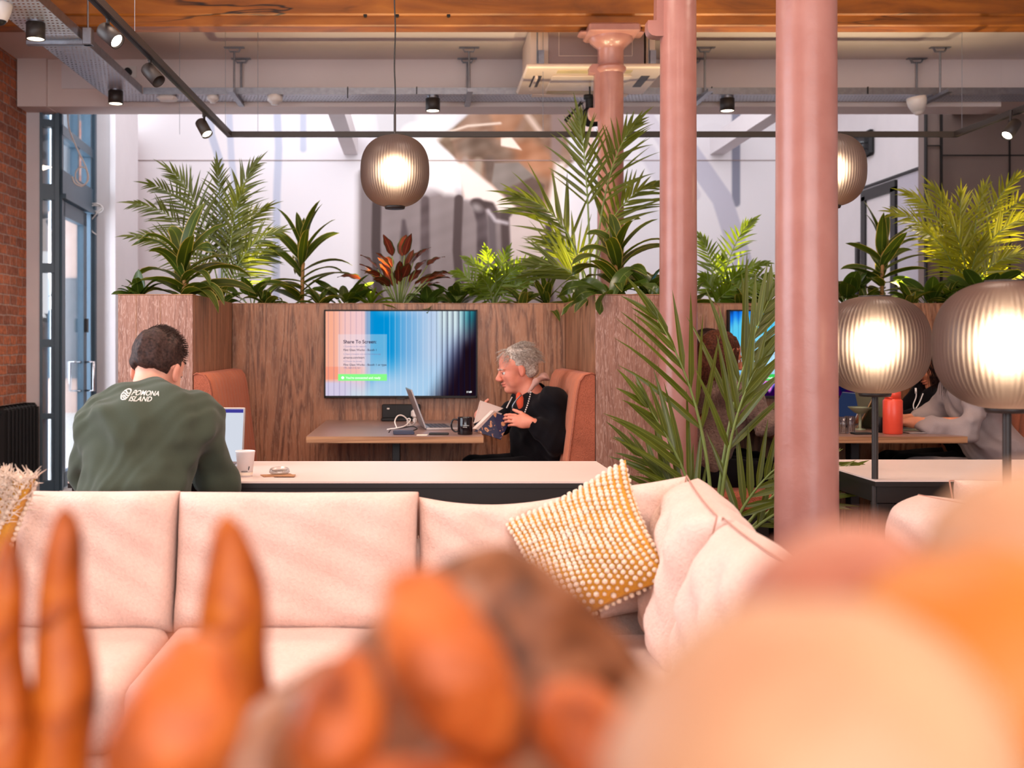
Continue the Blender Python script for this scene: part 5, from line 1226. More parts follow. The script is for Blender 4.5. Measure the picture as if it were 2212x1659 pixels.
# ------------------------------------------------------------------ plants
class LB(MB):
    def __init__(s): super().__init__(); s.uv = []
    def add(s, vs, fs, mi=0, smooth=True, uv=None):
        super().add(vs, fs, mi, smooth); s.uv.extend(uv if uv is not None else [(.25, .5)]*len(vs)); return s
    def leaf(s, p, d, n, L, W, droop=.5, seg=6, fold=.25, kind='strap', twist=0, wave=0, rs=None):
        p = Vector(p); d = Vector(d).normalized(); n = Vector(n); vs = []; uv = []; step = L/seg; ph = (rs.random()*6 if rs else 0)
        for i in range(seg+1):
            t = i/seg; w_ = d.cross(n)
            if w_.length < 1e-4: w_ = d.orthogonal()
            w_.normalize(); up = w_.cross(d).normalized()
            if kind == 'strap': ww = W*(min(1, .45+t*2.2))*(1-t**3.2)**.8
            elif kind == 'lance': ww = W*(math.sin(PI*min(1, t**.75*.97+.03)))**.8
            elif kind == 'oval': ww = W*(math.sin(PI*(t**.85)))**.65 if 0 < t < 1 else 0
            else: ww = W*(min(1, .35+t*4))*(1-t**2.2)
            ww = max(ww, W*.02); wv = wave*math.sin(t*16+ph)*W
            a = twist*t; wr = w_*math.cos(a)+up*math.sin(a); ur = up*math.cos(a)-w_*math.sin(a)
            vs += [p-wr*ww*.5+ur*(fold*ww*.5+wv), p, p+wr*ww*.5+ur*(fold*ww*.5-wv)]; uv += [(0, t), (.5, t), (1, t)]
            p = p+d*step; d = (d+Vector((0, 0, -1))*droop*step/L*(.4+1.6*t)).normalized()
        fs = []
        for i in range(seg):
            a = i*3; fs += [(a, a+1, a+4, a+3), (a+1, a+2, a+5, a+4)]
        s.add(vs, fs, 0, True, uv)
def frond(parent, p0, p1, p2, L, W, n, mat, rs, t0=.28, a0=1.0, a1=.35, N=(0, -1, .25), droop=.5, rr=.006, name='frond', seg=5, jit=.18):
    p0, p1, p2 = Vector(p0), Vector(p1), Vector(p2); N = Vector(N).normalized(); m = LB(); K = 14
    m.tube([bez(p0, p1, p2, i/K) for i in range(K+1)], [rr*(1-.75*i/K) for i in range(K+1)], 6, 1)
    for i in range(n):
        u = i/(n-1); t = t0+(1-t0)*u; q = bez(p0, p1, p2, t); tg = (bez(p0, p1, p2, min(1, t+.02))-bez(p0, p1, p2, t-.02)).normalized()
        S_ = tg.cross(N).normalized(); a = a0+(a1-a0)*u; l = L*(.55+.45*math.sin(PI*min(1, .25+u*.85)))*(1-.35*u)
        for sg in (1, -1):
            j = lambda k=jit: rs.uniform(-k, k)
            d = tg*math.cos(a+j())+S_*sg*math.sin(a+j())-N*rs.uniform(-.05, .3)
            m.leaf(q, d, N+Vector((j(.5), j(.3), j(.5))), l*rs.uniform(.85, 1.1), W*rs.uniform(.8, 1.1), droop*rs.uniform(.6, 1.5), seg, .35, 'palm')
    if u: m.leaf(p2, (p2-p1), N, L*.5, W, .3, seg, .3, 'palm')
    return m.build(name, [mat, M['stem']], parent, recalc=False)
def palm(name, label, base, tips, L, W, n, mat, seed, droop=.5, lean=.35, rr=.005, group=None, **kw):
    rs = random.Random(seed); base = Vector(base); t = thing(name, label, 'plant', base, group)
    for k, tip in enumerate(tips):
        tip = Vector(tip); b = base+Vector((rs.uniform(-.025, .025), rs.uniform(-.02, .02), 0)); mid = b.lerp(tip, .5)
        h = (tip.z-b.z); mid = Vector((b.x+(tip.x-b.x)*lean, b.y+(tip.y-b.y)*lean, b.z+abs(h)*.72+.25*abs(tip.x-b.x)))
        frond(t, b, mid, tip, L*rs.uniform(.85, 1.1), W, n, mat, rs, droop=droop, rr=rr, N=(rs.uniform(-.3, .3), -1, rs.uniform(.1, .5)), **kw)
    return t
def rosette(name, label, base, h, n, L, W, mat, seed, droop=.9, kind='strap', cane=True, spread=1.0, wave=0, top=.0, group=None, pet=0, ylim=.7):
    rs = random.Random(seed); base = Vector(base); t = thing(name, label, 'plant', base, group)
    if cane: m = MB(); m.tube([base, base+Vector((rs.uniform(-.01, .01), 0, h*.5)), base+Vector((rs.uniform(-.015, .015), 0, h))], [.014, .012, .008], 8); m.build('stem', M['cane'], t)
    m = LB(); ps = MB()
    for i in range(n):
        u = i/max(1, n-1); az = i*2.39996+rs.uniform(-.6, .6); z = h*(.12+.86*u) if cane else .0
        el = (.15+1.05*u**1.3)*(1 if spread > .9 else 1.15)+rs.uniform(-.28, .28)
        if not cane: el = rs.uniform(.45, 1.35)
        d = Vector((math.cos(az)*math.cos(el), math.sin(az)*math.cos(el)*ylim, math.sin(el))).normalized()
        p = base+Vector((0, 0, z)); l = L*rs.uniform(.75, 1.1)*(1-.25*u if cane else 1)
        if pet:
            pl = pet*rs.uniform(.5, 1.1); q = p+d*pl+Vector((0, 0, pl*.3)); ps.tube([p, p.lerp(q, .5)+Vector((0, 0, .01)), q], .0032, 6); p = q; d = (d+Vector((math.cos(az)*.4, math.sin(az)*.3, rs.uniform(-.3, .3)))).normalized()
        up = Vector((-math.cos(az)*math.sin(el), -math.sin(az)*math.sin(el), math.cos(el)))+Vector((rs.uniform(-.4, .4), rs.uniform(-.5, .1), rs.uniform(-.2, .2)))
        m.leaf(p, d, up, l, W*rs.uniform(.8, 1.15), droop*rs.uniform(.6, 1.4), 9, .3, kind, rs.uniform(-.5, .5), wave, rs)
    m.build('foliage', mat, t, recalc=False)
    if pet: ps.build('leaf_stalks', M['stem'], t)
    return t
Dp = 6.88
B = lambda px, D=Dp: Vector((P(px, 0, D).x, D, ZT-.05))
TP = lambda l, D=Dp, dy=.0: [P(x, y, D+dd) for x, y, dd in l]
palm('areca_palm', 'feathery palm in the planter left of the pendant, tallest on that side', B(478), TP([(548, 360, 0), (470, 362, .1), (372, 372, -.1), (296, 440, .05), (292, 510, -.1), (572, 450, .1), (590, 545, 0), (520, 420, -.15), (330, 400, .15), (600, 500, -.1)]), .27, .016, 21, M['palm'], 21, droop=.35, lean=.25)
rosette('dracaena', 'variegated broad leaved dracaena at the left end of the planters', B(395, 5.9), .26, 22, .42, .085, M['drac'], 22, 1.5, spread=1.0)
rosette('peace_lily', 'small plant with upright glossy leaves left of tall dracaena', B(545, 6.8), .1, 9, .19, .085, M['broad'], 23, .3, 'oval', False, pet=.10)
rosette('dracaena', 'tall dracaena with one leaf curling right, above screen left corner', B(652), .42, 24, .40, .075, M['drac'], 24, .9)
rosette('peace_lily', 'small lily with single pointed upright leaves left of red plant', B(745, 6.8), .1, 12, .22, .070, M['broad'], 25, .5, 'oval', False, pet=.08)
rosette('calathea', 'plant with dark red upright leaves above the first screen', B(862, 6.8), .1, 34, .17, .065, M['cala'], 26, .5, 'lance', False, pet=.26, wave=.06)
rosette('peace_lily', 'low dark leaved plant right of the red leaved plant', B(985, 6.82), .1, 14, .24, .075, M['broad'], 27, 1.3, 'oval', False, pet=.07)
palm('parlour_palm', 'bushy parlour palm glowing yellow green between red plant and tall palm', B(1065, 6.84), TP([(985, 590, -.1), (1010, 560, 0), (1050, 540, .05), (1095, 545, -.1), (1150, 560, 0), (1178, 595, -.05), (1140, 610, -.15), (1010, 625, -.15), (1185, 560, .1), (1070, 585, -.2), (1120, 580, -.2), (1040, 600, -.22)]), .13, .019, 11, M['chama'], 28, droop=.4, lean=.4, t0=.3)
rosette('dracaena', 'short yellow green dracaena right of the parlour palm', B(1180, 6.8), .08, 20, .27, .05, M['drac'], 29, .9)
palm('kentia_palm', 'tall kentia palm reaching the trays behind rear pink column', B(1275, 6.8), TP([(1252, 262, -.1), (1125, 425, -.1), (1412, 400, .1), (1165, 570, -.15), (1370, 270, .0), (1195, 520, .1)]), .42, .024, 14, M['palm'], 30, droop=.25, lean=.12, a0=.75, a1=.25, rr=.008, t0=.45, seg=6)
rosette('dracaena', 'variegated dracaena drooping over the panel beside middle column', B(1335, 5.85), .30, 24, .40, .085, M['drac'], 31, 1.35)
rosette('peace_lily', 'dark glossy leaves hanging over the limed oak panel corner', B(1320, 5.62), .1, 10, .30, .085, M['broad'], 32, 2.4, 'oval', False, pet=.06)
palm('parlour_palm', 'parlour palm with one feathery frond right of the middle column', B(1545, 6.84), TP([(1622, 480, -.1), (1515, 515, 0), (1560, 555, .05), (1650, 570, -.1), (1680, 600, 0), (1600, 590, -.15), (1520, 600, -.1), (1640, 620, -.2), (1580, 625, -.2)]), .15, .02, 13, M['chama'], 33, droop=.35, lean=.4, t0=.3)
rosette('peace_lily', 'dark broad leaved plant right of the thick pink column', B(1828, 6.8), .1, 14, .22, .095, M['broad'], 34, .5, 'oval', False, pet=.08)
rosette('dracaena', 'upright dark dracaena behind the nearer floor lamp globe', B(1905, 6.8), .44, 26, .36, .080, M['drac'], 35, .8)
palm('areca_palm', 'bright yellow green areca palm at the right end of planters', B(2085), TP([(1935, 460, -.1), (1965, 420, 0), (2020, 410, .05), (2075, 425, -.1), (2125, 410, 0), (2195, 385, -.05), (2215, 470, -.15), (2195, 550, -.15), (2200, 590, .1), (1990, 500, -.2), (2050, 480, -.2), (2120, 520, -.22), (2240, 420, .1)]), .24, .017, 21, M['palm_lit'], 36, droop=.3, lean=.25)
rosette('peace_lily', 'broad pale green leaves low between dracaena and areca palm', B(2010, 6.78), .1, 12, .20, .10, M['broad'], 37, .6, 'oval', False, pet=.08)
rosette('peace_lily', 'broad leaves just above the right edge globe lamp', B(2125, 6.75), .1, 14, .20, .11, M['broad'], 38, .5, 'oval', False, pet=.10)
for i, (px, lab) in enumerate(((575, 'low bright leaf clump between lily and tall dracaena'), (1490, 'low bright leaf clump seen beside the middle column'), (690, 'low drooping leaf clump right of tall dracaena base'), (1965, 'low yellow striped leaf clump behind nearer globe lamp'))):
    rosette('leaf_clump', lab, B(px, 6.72), .05, 10, .22, .065, M['drac'], 50+i, 1.4, ylim=.4)
for i, (px, D, mt, L, W, lab) in enumerate(((470, 6.72, 'drac', .24, .06, 'low leaves filling the corner under the left palm'), (800, 6.74, 'chama', .2, .05, 'bright low leaves at left foot of the red plant'), (925, 6.76, 'broad', .2, .08, 'low dark leaves at right foot of the red plant'), (1125, 6.72, 'drac', .2, .05, 'low striped leaves between parlour palm and short dracaena'),
    (1235, 6.74, 'chama', .18, .045, 'low yellow green leaves at the foot of the tall kentia'), (1400, 5.7, 'broad', .22, .08, 'low dark leaves left of the middle column'), (1600, 6.74, 'drac', .22, .06, 'low leaves above the second screen'), (1650, 6.76, 'broad', .2, .08, 'low leaves just left of the thick column'), (1865, 6.74, 'drac', .2, .05, 'low leaves left of the upright dark dracaena'),
    (2055, 6.72, 'drac', .22, .06, 'low striped leaves under the bright areca palm'), (2185, 6.72, 'broad', .22, .09, 'low leaves at the far right end of the planter'), (300, 5.8, 'broad', .2, .07, 'low leaves at the left end beside the white pier'))):
    rosette('leaf_clump', lab, B(px, D), .05, 15, L, W, M[mt], 70+i, 1.1, ylim=.4)
# lamps among the plants
for i, (px, D) in enumerate(((400, 6.3), (560, 6.98), (800, 6.98), (1075, 7.0), (1225, 6.95), (1372, 6.3), (1570, 7.0), (1700, 7.0), (1930, 7.0), (2090, 7.0), (2200, 6.95))):
    x = P(px, 0, D).x; spot('planter_uplight', (x, D-.05, ZT+.02), (x+.05, D-.02, 3.4), 75, (1, .82, .50), 84, .9, .02)

# the tall kentia in front of the booths
rs = random.Random(77); D0 = 4.05; base = Vector((P(1540, 0, D0).x, D0, .42)); t = thing('kentia_palm', 'large potted kentia palm between the two pale tables', 'plant', (base.x, D0, 0))
m = MB(); m.lathe([(0, .0), (.15, .0), (.19, .40), (.20, .42), (.185, .42), (.18, .38), (0, .38)], (base.x, D0, 0), 36); m.build('pot', M['bronze'], t)
m = MB(); m.lathe([(0, .385), (.182, .385)], (base.x, D0, 0), 28); m.build('soil', M['soil'], t)
for (bx, mx, my, tx_, ty, dd, L, n, t0, N, a0) in (
    (1545, 1545, 880, 1420, 690, -.05, .34, 13, .48, (.25, -1, .4), .62), (1556, 1562, 860, 1660, 650, .1, .40, 15, .50, (-.3, -1, .4), .70),
    (1530, 1500, 1020, 1400, 880, -.1, .30, 11, .35, (.2, -1, .3), .7), (1525, 1470, 1080, 1385, 985, .1, .30, 11, .3, (.2, -1, .5), .8),
    (1560, 1560, 900, 1650, 770, -.15, .32, 12, .45, (-.2, -1, .5), .6), (1580, 1590, 1080, 1690, 1000, -.15, .28, 10, .4, (-.1, -1, .6), .9),
    (1600, 1740, 990, 1870, 1050, .02, .20, 15, .6, (-.1, -1, .7), .6), (1600, 1680, 1020, 1800, 1010, .1, .28, 12, .45, (-.1, -1, .7), .7), (1595, 1650, 1100, 1760, 1080, -.05, .26, 10, .4, (-.1, -1, .6), .8), (1535, 1490, 1100, 1430, 1030, .0, .26, 9, .3, (0, -1, .3), .7)):
    b = Vector((base.x+(bx-1550)*.0009, D0+dd*.2, base.z)); frond(t, b, P(mx, my, D0+dd*.6), P(tx_, ty, D0+dd), L*1.22, .028, max(7, n-6), M['palm'], rs, t0=t0, a0=a0*.8, a1=.2, N=N, droop=.28, rr=.0085, seg=6)
# ------------------------------------------------------------------ corner sofa and cushions
def pillow_fn(w, h, th, pinch=.06, sag=0, seed=0, ex=2.6, wr=.0):
    r = random.Random(seed); a, b, c_, d = [r.uniform(0, 6) for _ in range(4)]
    def fn(u, v, side):
        x = (u-.5)*2; y = (v-.5)*2; e = max(0, (1-abs(x)**ex)*(1-abs(y)**ex))**.48
        px = x*w/2*(1-pinch*(1-abs(y)**2)); py = y*h/2*(1-pinch*(1-abs(x)**2))-sag*(1-x*x)*max(0, y)
        z = side*th/2*e*(1+.06*math.sin(x*3+a)+.05*math.sin(y*4+b))+wr*e*(math.sin(x*9+y*5+c_)*math.sin(y*7+d))
        return px, py, z
    return fn
def cushion(name, label, c, w, h, th, R, mat, parent=None, seed=0, sag=0, pinch=.05, ex=4.0, wr=.006, seam=True, cat='cushion', group=None, pname='cover', rim=0):
    """a stuffed cushion: width, height, thickness in its own frame R (columns: width, height, thickness axes)"""
    c = Vector(c); t = parent or thing(name, label, cat, c, group); fn = pillow_fn(w, h, th, pinch, sag, seed, ex, wr)
    m = MB(); N_ = 44
    def wpt(u, v, s): p = fn(.5-.5*math.cos(PI*u), .5-.5*math.cos(PI*v), s); return c+R @ Vector(p)
    m.grid(lambda u, v: wpt(u, v, 1), N_, N_); m.grid(lambda u, v: wpt(u, v, -1), N_, N_)
    # weld
    o = m.build(pname, mat, t); import bmesh
    bm = bmesh.new(); bm.from_mesh(o.data); bmesh.ops.remove_doubles(bm, verts=bm.verts, dist=.0008); bmesh.ops.recalc_face_normals(bm, faces=bm.faces); bm.to_mesh(o.data); bm.free()
    if seam:
        m = MB(); pts = []
        for i in range(60):
            a = i/60*4; k = int(a); f = a-k; u, v = ((f, 1), (1, 1-f), (1-f, 0), (0, f))[k]; z = fn(u, v, 1); pts.append(c+R @ Vector((z[0]*1.003, z[1]*1.003, rim)))
        m.tube(pts+[pts[0]], .0022, 6); m.build('seam', M['seam'], t)
    return t
def Rm(wx, hx):  # width axis, height axis -> rotation
    a = Vector(wx).normalized(); b = Vector(hx); b = (b-a*a.dot(b)).normalized(); return Matrix((a, b, a.cross(b))).transposed()
sofa = thing('corner_sofa', 'pale pink wool corner sofa in front of the long table', 'sofa', (-.3, 2.7, 0))
def roundbox(nm, x0, x1, y0, y1, z0, z1, b, parent=sofa, mat=None, puff=.0):
    bm_ = MB(); bm_.box(x0, x1, y0, y1, z0, z1); o = bm_.build(nm, mat or M['wool'], parent); md = o.modifiers.new('round', 'BEVEL'); md.width = b; md.segments = 5
    for p in o.data.polygons: p.use_smooth = True
    return o
roundbox('base', -1.62, .92, 2.48, 3.17, .10, .28, .03); roundbox('base', .36, .92, 1.30, 2.47, .10, .28, .03)
roundbox('back_frame', -1.62, .92, 3.06, 3.18, .12, .66, .035); roundbox('back_frame', .80, .92, 1.32, 3.05, .12, .66, .035)
for x0, x1 in ((-1.60, -.665), (-.66, .0), (.005, .36)): roundbox('seat_cushion', x0, x1, 2.44, 3.0, .285, .455, .05)
roundbox('seat_cushion', .365, .80, 1.35, 2.9, .285, .455, .05)
for sx, sy in ((-1.5, 2.55), (-1.5, 3.1), (.86, 3.1), (.86, 1.4), (.42, 1.4)):
    m = MB(); m.cyl((sx, sy, 0), (sx, sy, .1), .02, .025); m.build('leg', M['black'], sofa)
bk = lambda dz=.26: Vector((0, dz, 1))
def backc(x0, x1, D, zt, zb, seed, th=.19, ry=0, sag=.0):
    c = Vector(((x0+x1)/2, D, (zt+zb)/2)); cushion('back', '', c, (x1-x0), zt-zb+.02, th, Rm((math.cos(ry), math.sin(ry), 0), bk(.22)), M['wool'], sofa, seed, sag, .012, 9.0, .009, pname='back_cushion', rim=-.045)
X = lambda px, D: P(px, 0, D).x
backc(X(40, 3.05), X(384, 3.05), 3.04, P(0, 1068, 3.05).z, .43, 1, ry=.0); backc(X(384, 3.05), X(903, 3.05), 3.04, P(0, 1070, 3.05).z, .43, 2); backc(X(905, 3.03), X(1215, 3.05), 3.05, P(0, 1082, 3.05).z, .43, 3, sag=.02); backc(-1.60, X(38, 3.05), 3.04, .78, .43, 4)
cushion('x', '', P(1392, 1180, 2.98), .30, .34, .16, Rm((1, .1, .12), (-.05, .25, 1)), M['wool'], sofa, 5, 0, .03, 5, .008, pname='back_cushion', rim=-.03)
# cushions along the right return, seen end on
cushion('x', '', Vector((.675, 2.72, .625)), .48, .42, .22, Rm((-.10, -1, -.07), (.20, 0, 1)), M['wool'], sofa, 6, 0, .03, 4, .014, pname='back_cushion', rim=.03)
cushion('x', '', Vector((.665, 2.22, .595)), .52, .42, .24, Rm((.0, -1, -.03), (.20, 0, 1)), M['wool'], sofa, 7, 0, .03, 4, .014, pname='back_cushion', rim=.03)
cushion('x', '', Vector((.66, 1.70, .59)), .52, .42, .22, Rm((.04, -1, 0), (.22, 0, 1)), M['wool'], sofa, 8, 0, .02, 6, .012, pname='back_cushion', rim=.03)

# second sofa at the right
sofa2 = thing('sofa', 'pale pink wool sofa at the right edge by the floor lamps', 'sofa', (1.95, 2.9, 0))
roundbox('base', 1.32, 2.6, 2.86, 3.42, .10, .42, .04, sofa2); roundbox('back_frame', 1.62, 2.6, 3.30, 3.42, .42, .66, .035, sofa2)
cushion('x', '', Vector((2.0, 3.28, .60)), .80, .40, .20, Rm((1, 0, 0), bk(.2)), M['wool'], sofa2, 9, 0, .02, 8, .008, pname='back_cushion', rim=-.03)
roundbox('seat_cushion', 1.36, 2.5, 2.84, 3.2, .42, .52, .045, sofa2)
cushion('x', '', Vector((1.52, 2.98, .60)), .50, .33, .34, Rm((.3, -1, 0), (.0, 0, 1)), M['wool'], sofa2, 10, 0, .01, 7, .008, pname='arm_cushion', rim=.0)

# knitted cushion with rows of bobbles
def bobble_pillow(label, c, w, th, R, seed, bob=True, shag=False):
    c = Vector(c); t = thing('scatter_cushion', label, 'cushion', c); fn = pillow_fn(w, w, th, .16, 0, seed, 2.4, .006); N_ = 40
    m = MB(); W = lambda u, v, s: c+R @ Vector(fn(u, v, s))
    m.grid(lambda u, v: W(u, v, 1), N_, N_); m.grid(lambda u, v: W(u, v, -1), N_, N_); m.build('cover', M['mustard'], t)
    m = MB(); rs = random.Random(seed); n = 21; nv = 26
    ico = [(0, 0, 1), (.89, 0, .45), (.28, .85, .45), (-.72, .53, .45), (-.72, -.53, .45), (.28, -.85, .45), (.72, .53, -.45), (-.28, .85, -.45), (-.89, 0, -.45), (-.28, -.85, -.45), (.72, -.53, -.45), (0, 0, -1)]
    fi = [(0, 1, 2), (0, 2, 3), (0, 3, 4), (0, 4, 5), (0, 5, 1), (1, 6, 2), (2, 7, 3), (3, 8, 4), (4, 9, 5), (5, 10, 1), (2, 6, 7), (3, 7, 8), (4, 8, 9), (5, 9, 10), (1, 10, 6), (6, 11, 7), (7, 11, 8), (8, 11, 9), (9, 11, 10), (10, 11, 6)]
    for s_ in (1, -1):
        for i in range(n):
            for j in range(nv):
                u = (i+.5)/n; v = (j+(.25 if i % 2 else .75))/nv; p = W(u, v, s_); q = W(min(1, u+.01), v, s_)-p; r_ = W(u, min(1, v+.01), s_)-p; nn = q.cross(r_)*s_
                if nn.length < 1e-9: continue
                nn.normalize(); r = .0068*rs.uniform(.8, 1.2); p = p+nn*r*.5; m.add([p+Vector(k)*r for k in ico], fi)
    m.build('bobbles', M['bobble'], t)
    if shag:
        m = MB()
        for i in range(2600):
            u = rs.random(); v = .62+.38*rs.random(); p = W(u, v, 1 if rs.random() > .3 else -1); d = (R @ Vector((rs.uniform(-.5, .5), rs.uniform(.0, 1), rs.uniform(-.2, 1)))).normalized()
            L = rs.uniform(.02, .05); m.tube([p, p+d*L*.5+Vector((0, 0, -.002)), p+d*L+Vector((0, 0, -.008))], [.0022, .0018, .0006], 4, cap=False)
        m.build('shaggy_band', M['shag'], t, recalc=False)
    return t
bobble_pillow('mustard scatter cushion with white bobbles standing on the sofa corner', P(1350, 993, 2.92)-Vector((.111, .089, .2185)), .37, .15, Rm((.315, -.072, .18), (-.093, .25, .257)), 3)
bobble_pillow('cream shaggy and mustard bobble cushion at the left edge', P(-85, 1130, 2.80), .36, .17, Rm((.85, -.4, -.25), (.25, .1, .95)), 4, shag=True)
# ------------------------------------------------------------------ things on the tables
def onto(x, y, z): return Vector((x, y, z))
# paper cup
c = Vector((P(530, 0, 3.80).x, 3.80, .75)); t = thing('paper_cup', 'white paper cup on the long table beside the man in green', 'cup', c)
m = MB(); m.lathe([(0, .004), (.0225, .004), (.0225, 0), (.0235, 0), (.0325, .083), (.0335, .084), (.0338, .087), (.0325, .0885), (.0310, .086), (.0230, .01), (0, .01)], c, 40); m.build('cup_body', M['white'], t)
m = MB(); m.lathe([(.0249, .006), (.0259, .016)], c, 40); m.build('kraft_band', M['bobble'], t)
m = MB()
for i in range(9): a = -1.9+i*.09; m.box(c.x+.0268*math.cos(a)-.0008, c.x+.0268*math.cos(a)+.0008, c.y+.0268*math.sin(a)-.001, c.y+.0268*math.sin(a), .768, .7705)
for i, (a, z) in enumerate(((-1.0, .774), (-.97, .778), (-.93, .782))): m.box(c.x+.0275*math.cos(a)-.0012, c.x+.0275*math.cos(a)+.0012, c.y+.0275*math.sin(a)-.002, c.y+.0275*math.sin(a), z, z+.005)
m.build('printed_mark', M['blackm'], t)
c = Vector((P(602, 0, 3.84).x, 3.82, .75)); m = MB()
Rz = Matrix.Translation(c) @ Matrix.Rotation(.35, 4, 'Z'); m.box(-.055, .05, -.03, .03, 0, .003, M=Rz); Rz = Matrix.Translation(c+Vector((.012, -.03, .003))) @ Matrix.Rotation(-.03, 4, 'Z'); m.box(-.02, .05, -.02, .02, 0, .003, M=Rz)
solo('napkin', m, M['oak_edge'], 'folded brown paper napkin under the clear cup lid', 'napkin')
m = MB(); m.lathe([(0, .006), (.026, .004), (.034, .000), (.036, .002), (.033, .012), (.030, .014), (.028, .009), (0, .010)], (0, 0, 0), 40)
Rl = Matrix.Rotation(.12, 3, 'X'); m.v = [tuple(Rl @ Vector(v)+c+Vector((.004, .01, .0105))) for v in m.v]; solo('cup_lid', m, M['clearlid'], 'clear plastic cup lid lying on the brown napkin', 'lid')

def laptop(label, c, w, d, yaw, ang, scr, body=None, name='laptop'):
    """c: middle of the hinge on the table; the keyboard points along yaw"""
    c = Vector(c); t = thing(name, label, 'laptop', c); body = body or M['steel2']; f = Vector((math.cos(yaw), math.sin(yaw), 0)); s_ = Vector((-math.sin(yaw), math.cos(yaw), 0))
    Mx = Matrix((( f.x, s_.x, 0, c.x), (f.y, s_.y, 0, c.y), (0, 0, 1, c.z), (0, 0, 0, 1)))
    m = MB(); m.box(0, d, -w/2, w/2, .0, .012, M=Mx, b=.003); m.build('keyboard_deck', body, t)
    m = MB()
    for i in range(5):
        for j in range(12): m.box(d*.10+i*d*.105, d*.10+(i+.8)*d*.105, -w*.45+j*w*.075, -w*.45+(j+.8)*w*.075, .012, .0135, M=Mx)
    m.build('keys', M['keys'], t)
    Ms = Mx @ Matrix.Translation((0, 0, .010)) @ Matrix.Rotation(-ang, 4, 'Y')
    m = MB(); m.box(-.007, 0, -w/2, w/2, 0, d, M=Ms, b=.002); m.build('lid', body, t)
    m = MB(); m.box(0.0002, .0012, -w/2+.006, w/2-.006, .008, d-.006, M=Ms); m.build('display', scr, t)
    return t, Ms
M['steel2'] = plain('laptop_aluminium', (178, 166, 164), .35, .6, var=.02); M['keys'] = plain('dark_keys', (70, 66, 74), .6)
M['goldlid'] = plain('gold_laptop_lid', (196, 160, 116), .35, .6, var=.02); M['sagelid'] = plain('sage_laptop_lid', (150, 156, 130), .4, .4, var=.02)
M['scr_white'] = emis('document_screen', hexc(226, 232, 245), .9); M['scr_dark'] = emis('dark_screen', hexc(40, 52, 84), .8)
t, Ms = laptop('open laptop with white document in front of the man in green', (P(448, 0, 4.10).x-.02, 4.12, .75), .30, .21, -PI/2-.06, .20, M['scr_white'])
m = MB(); m.box(.0013, .0022, -.143, .143, .19, .203, M=Ms); m.build('title_bar', emis('violet_bar', hexc(70, 66, 160), .9), t)
laptop('thin laptop seen edge on, its back to the black power box', (P(914, 0, 6.2).x, 6.05, .748), .32, .22, .10, .36, M['scr_white'])
# mug
c = Vector((P(1005, 0, 5.58).x, 5.60, .748)); t = thing('mug', 'black mug with white lettering at the table corner', 'mug', c)
m = MB(); m.lathe([(0, .003), (.034, .003), (.036, 0), (.038, .004), (.038, .086), (.0365, .088), (.035, .086), (.035, .008), (0, .008)], c, 40); m.build('mug_body', plain('black_glaze', (22, 16, 20), .12), t)
m = MB(); m.tube(catmull([c+Vector((-.036, 0, .074)), c+Vector((-.058, 0, .076)), c+Vector((-.069, 0, .055)), c+Vector((-.066, 0, .030)), c+Vector((-.052, 0, .016)), c+Vector((-.036, 0, .016))], 5), .0045, 10); m.build('handle', bpy.data.materials['black_glaze'], t)
text('lettering', 'Flint Glass', .0075, c+Vector((-.013, -.0385, .046)), M['print'], t); text('lettering', 'Works', .0075, c+Vector((-.013, -.0385, .0375)), M['print'], t)
# phones, notebook, wires
def slabthing(name, label, cat, px, D, w, d, h, z, mat, rot=0, b=.003):
    c = Vector((P(px, 0, D).x, D, z)); m = MB(); m.box(-w/2, w/2, -d/2, d/2, 0, h, M=Matrix.Translation(c) @ Matrix.Rotation(rot, 4, 'Z'), b=b); return solo(name, m, mat, label, cat)
ZB = .748
slabthing('hard_drive', 'dark blue hard drive at the table front below the laptop', 'hard drive', 872, 5.62, .105, .075, .018, ZB, plain('navy_case', (38, 42, 66), .4), .06)
slabthing('phone', 'black phone lying just right of the dark blue drive', 'phone', 948, 5.60, .10, .07, .008, ZB, M['blackm'], -.05)
slabthing('notepad', 'small tan card between the drive and the phone', 'card', 912, 5.545, .055, .04, .004, ZB, M['bobble'], -.1)
m = MB(); q = lambda px, py, D: P(px, py, D)
m.tube(catmull([q(836, 928, 5.62), q(870, 922, 5.66), q(884, 912, 5.78), q(886, 905, 5.85), q(880, 906, 5.88), q(881, 921, 5.9)], 6), .0035, 7)
m.tube(catmull([q(857, 924, 5.7), q(853, 910, 5.75), q(860, 898, 5.8), q(872, 899, 5.82), q(884, 912, 5.84), q(887, 921, 5.86)], 6), .0035, 7); m.tube(catmull([q(884, 920, 5.85), q(895, 916, 6.0), q(897, 906, 6.2)], 6), .003, 7)
solo('charging_cable', m, M['cable'], 'white looping charging cable behind the dark blue drive', 'cable')
m = MB(); m.tube(catmull([q(840, 934, 5.6), q(846, 927, 5.66), q(865, 925, 5.75), q(890, 921, 5.8), q(901, 926, 5.72), q(890, 931, 5.66)], 6), .003, 7); solo('black_lead', m, M['blackm'], 'thin black lead curling beside the white charging cable', 'cable')
c = P(896, 897, 6.5); m = MB(); m.box(c.x-.022, c.x+.022, 6.54, 6.595, c.z-.02, c.z+.03, b=.012); m.box(c.x-.012, c.x+.012, 6.53, 6.59, c.z-.055, c.z-.02, b=.006); solo('charger_plug', m, M['cable'], 'white charger plugged into the black power box', 'charger')

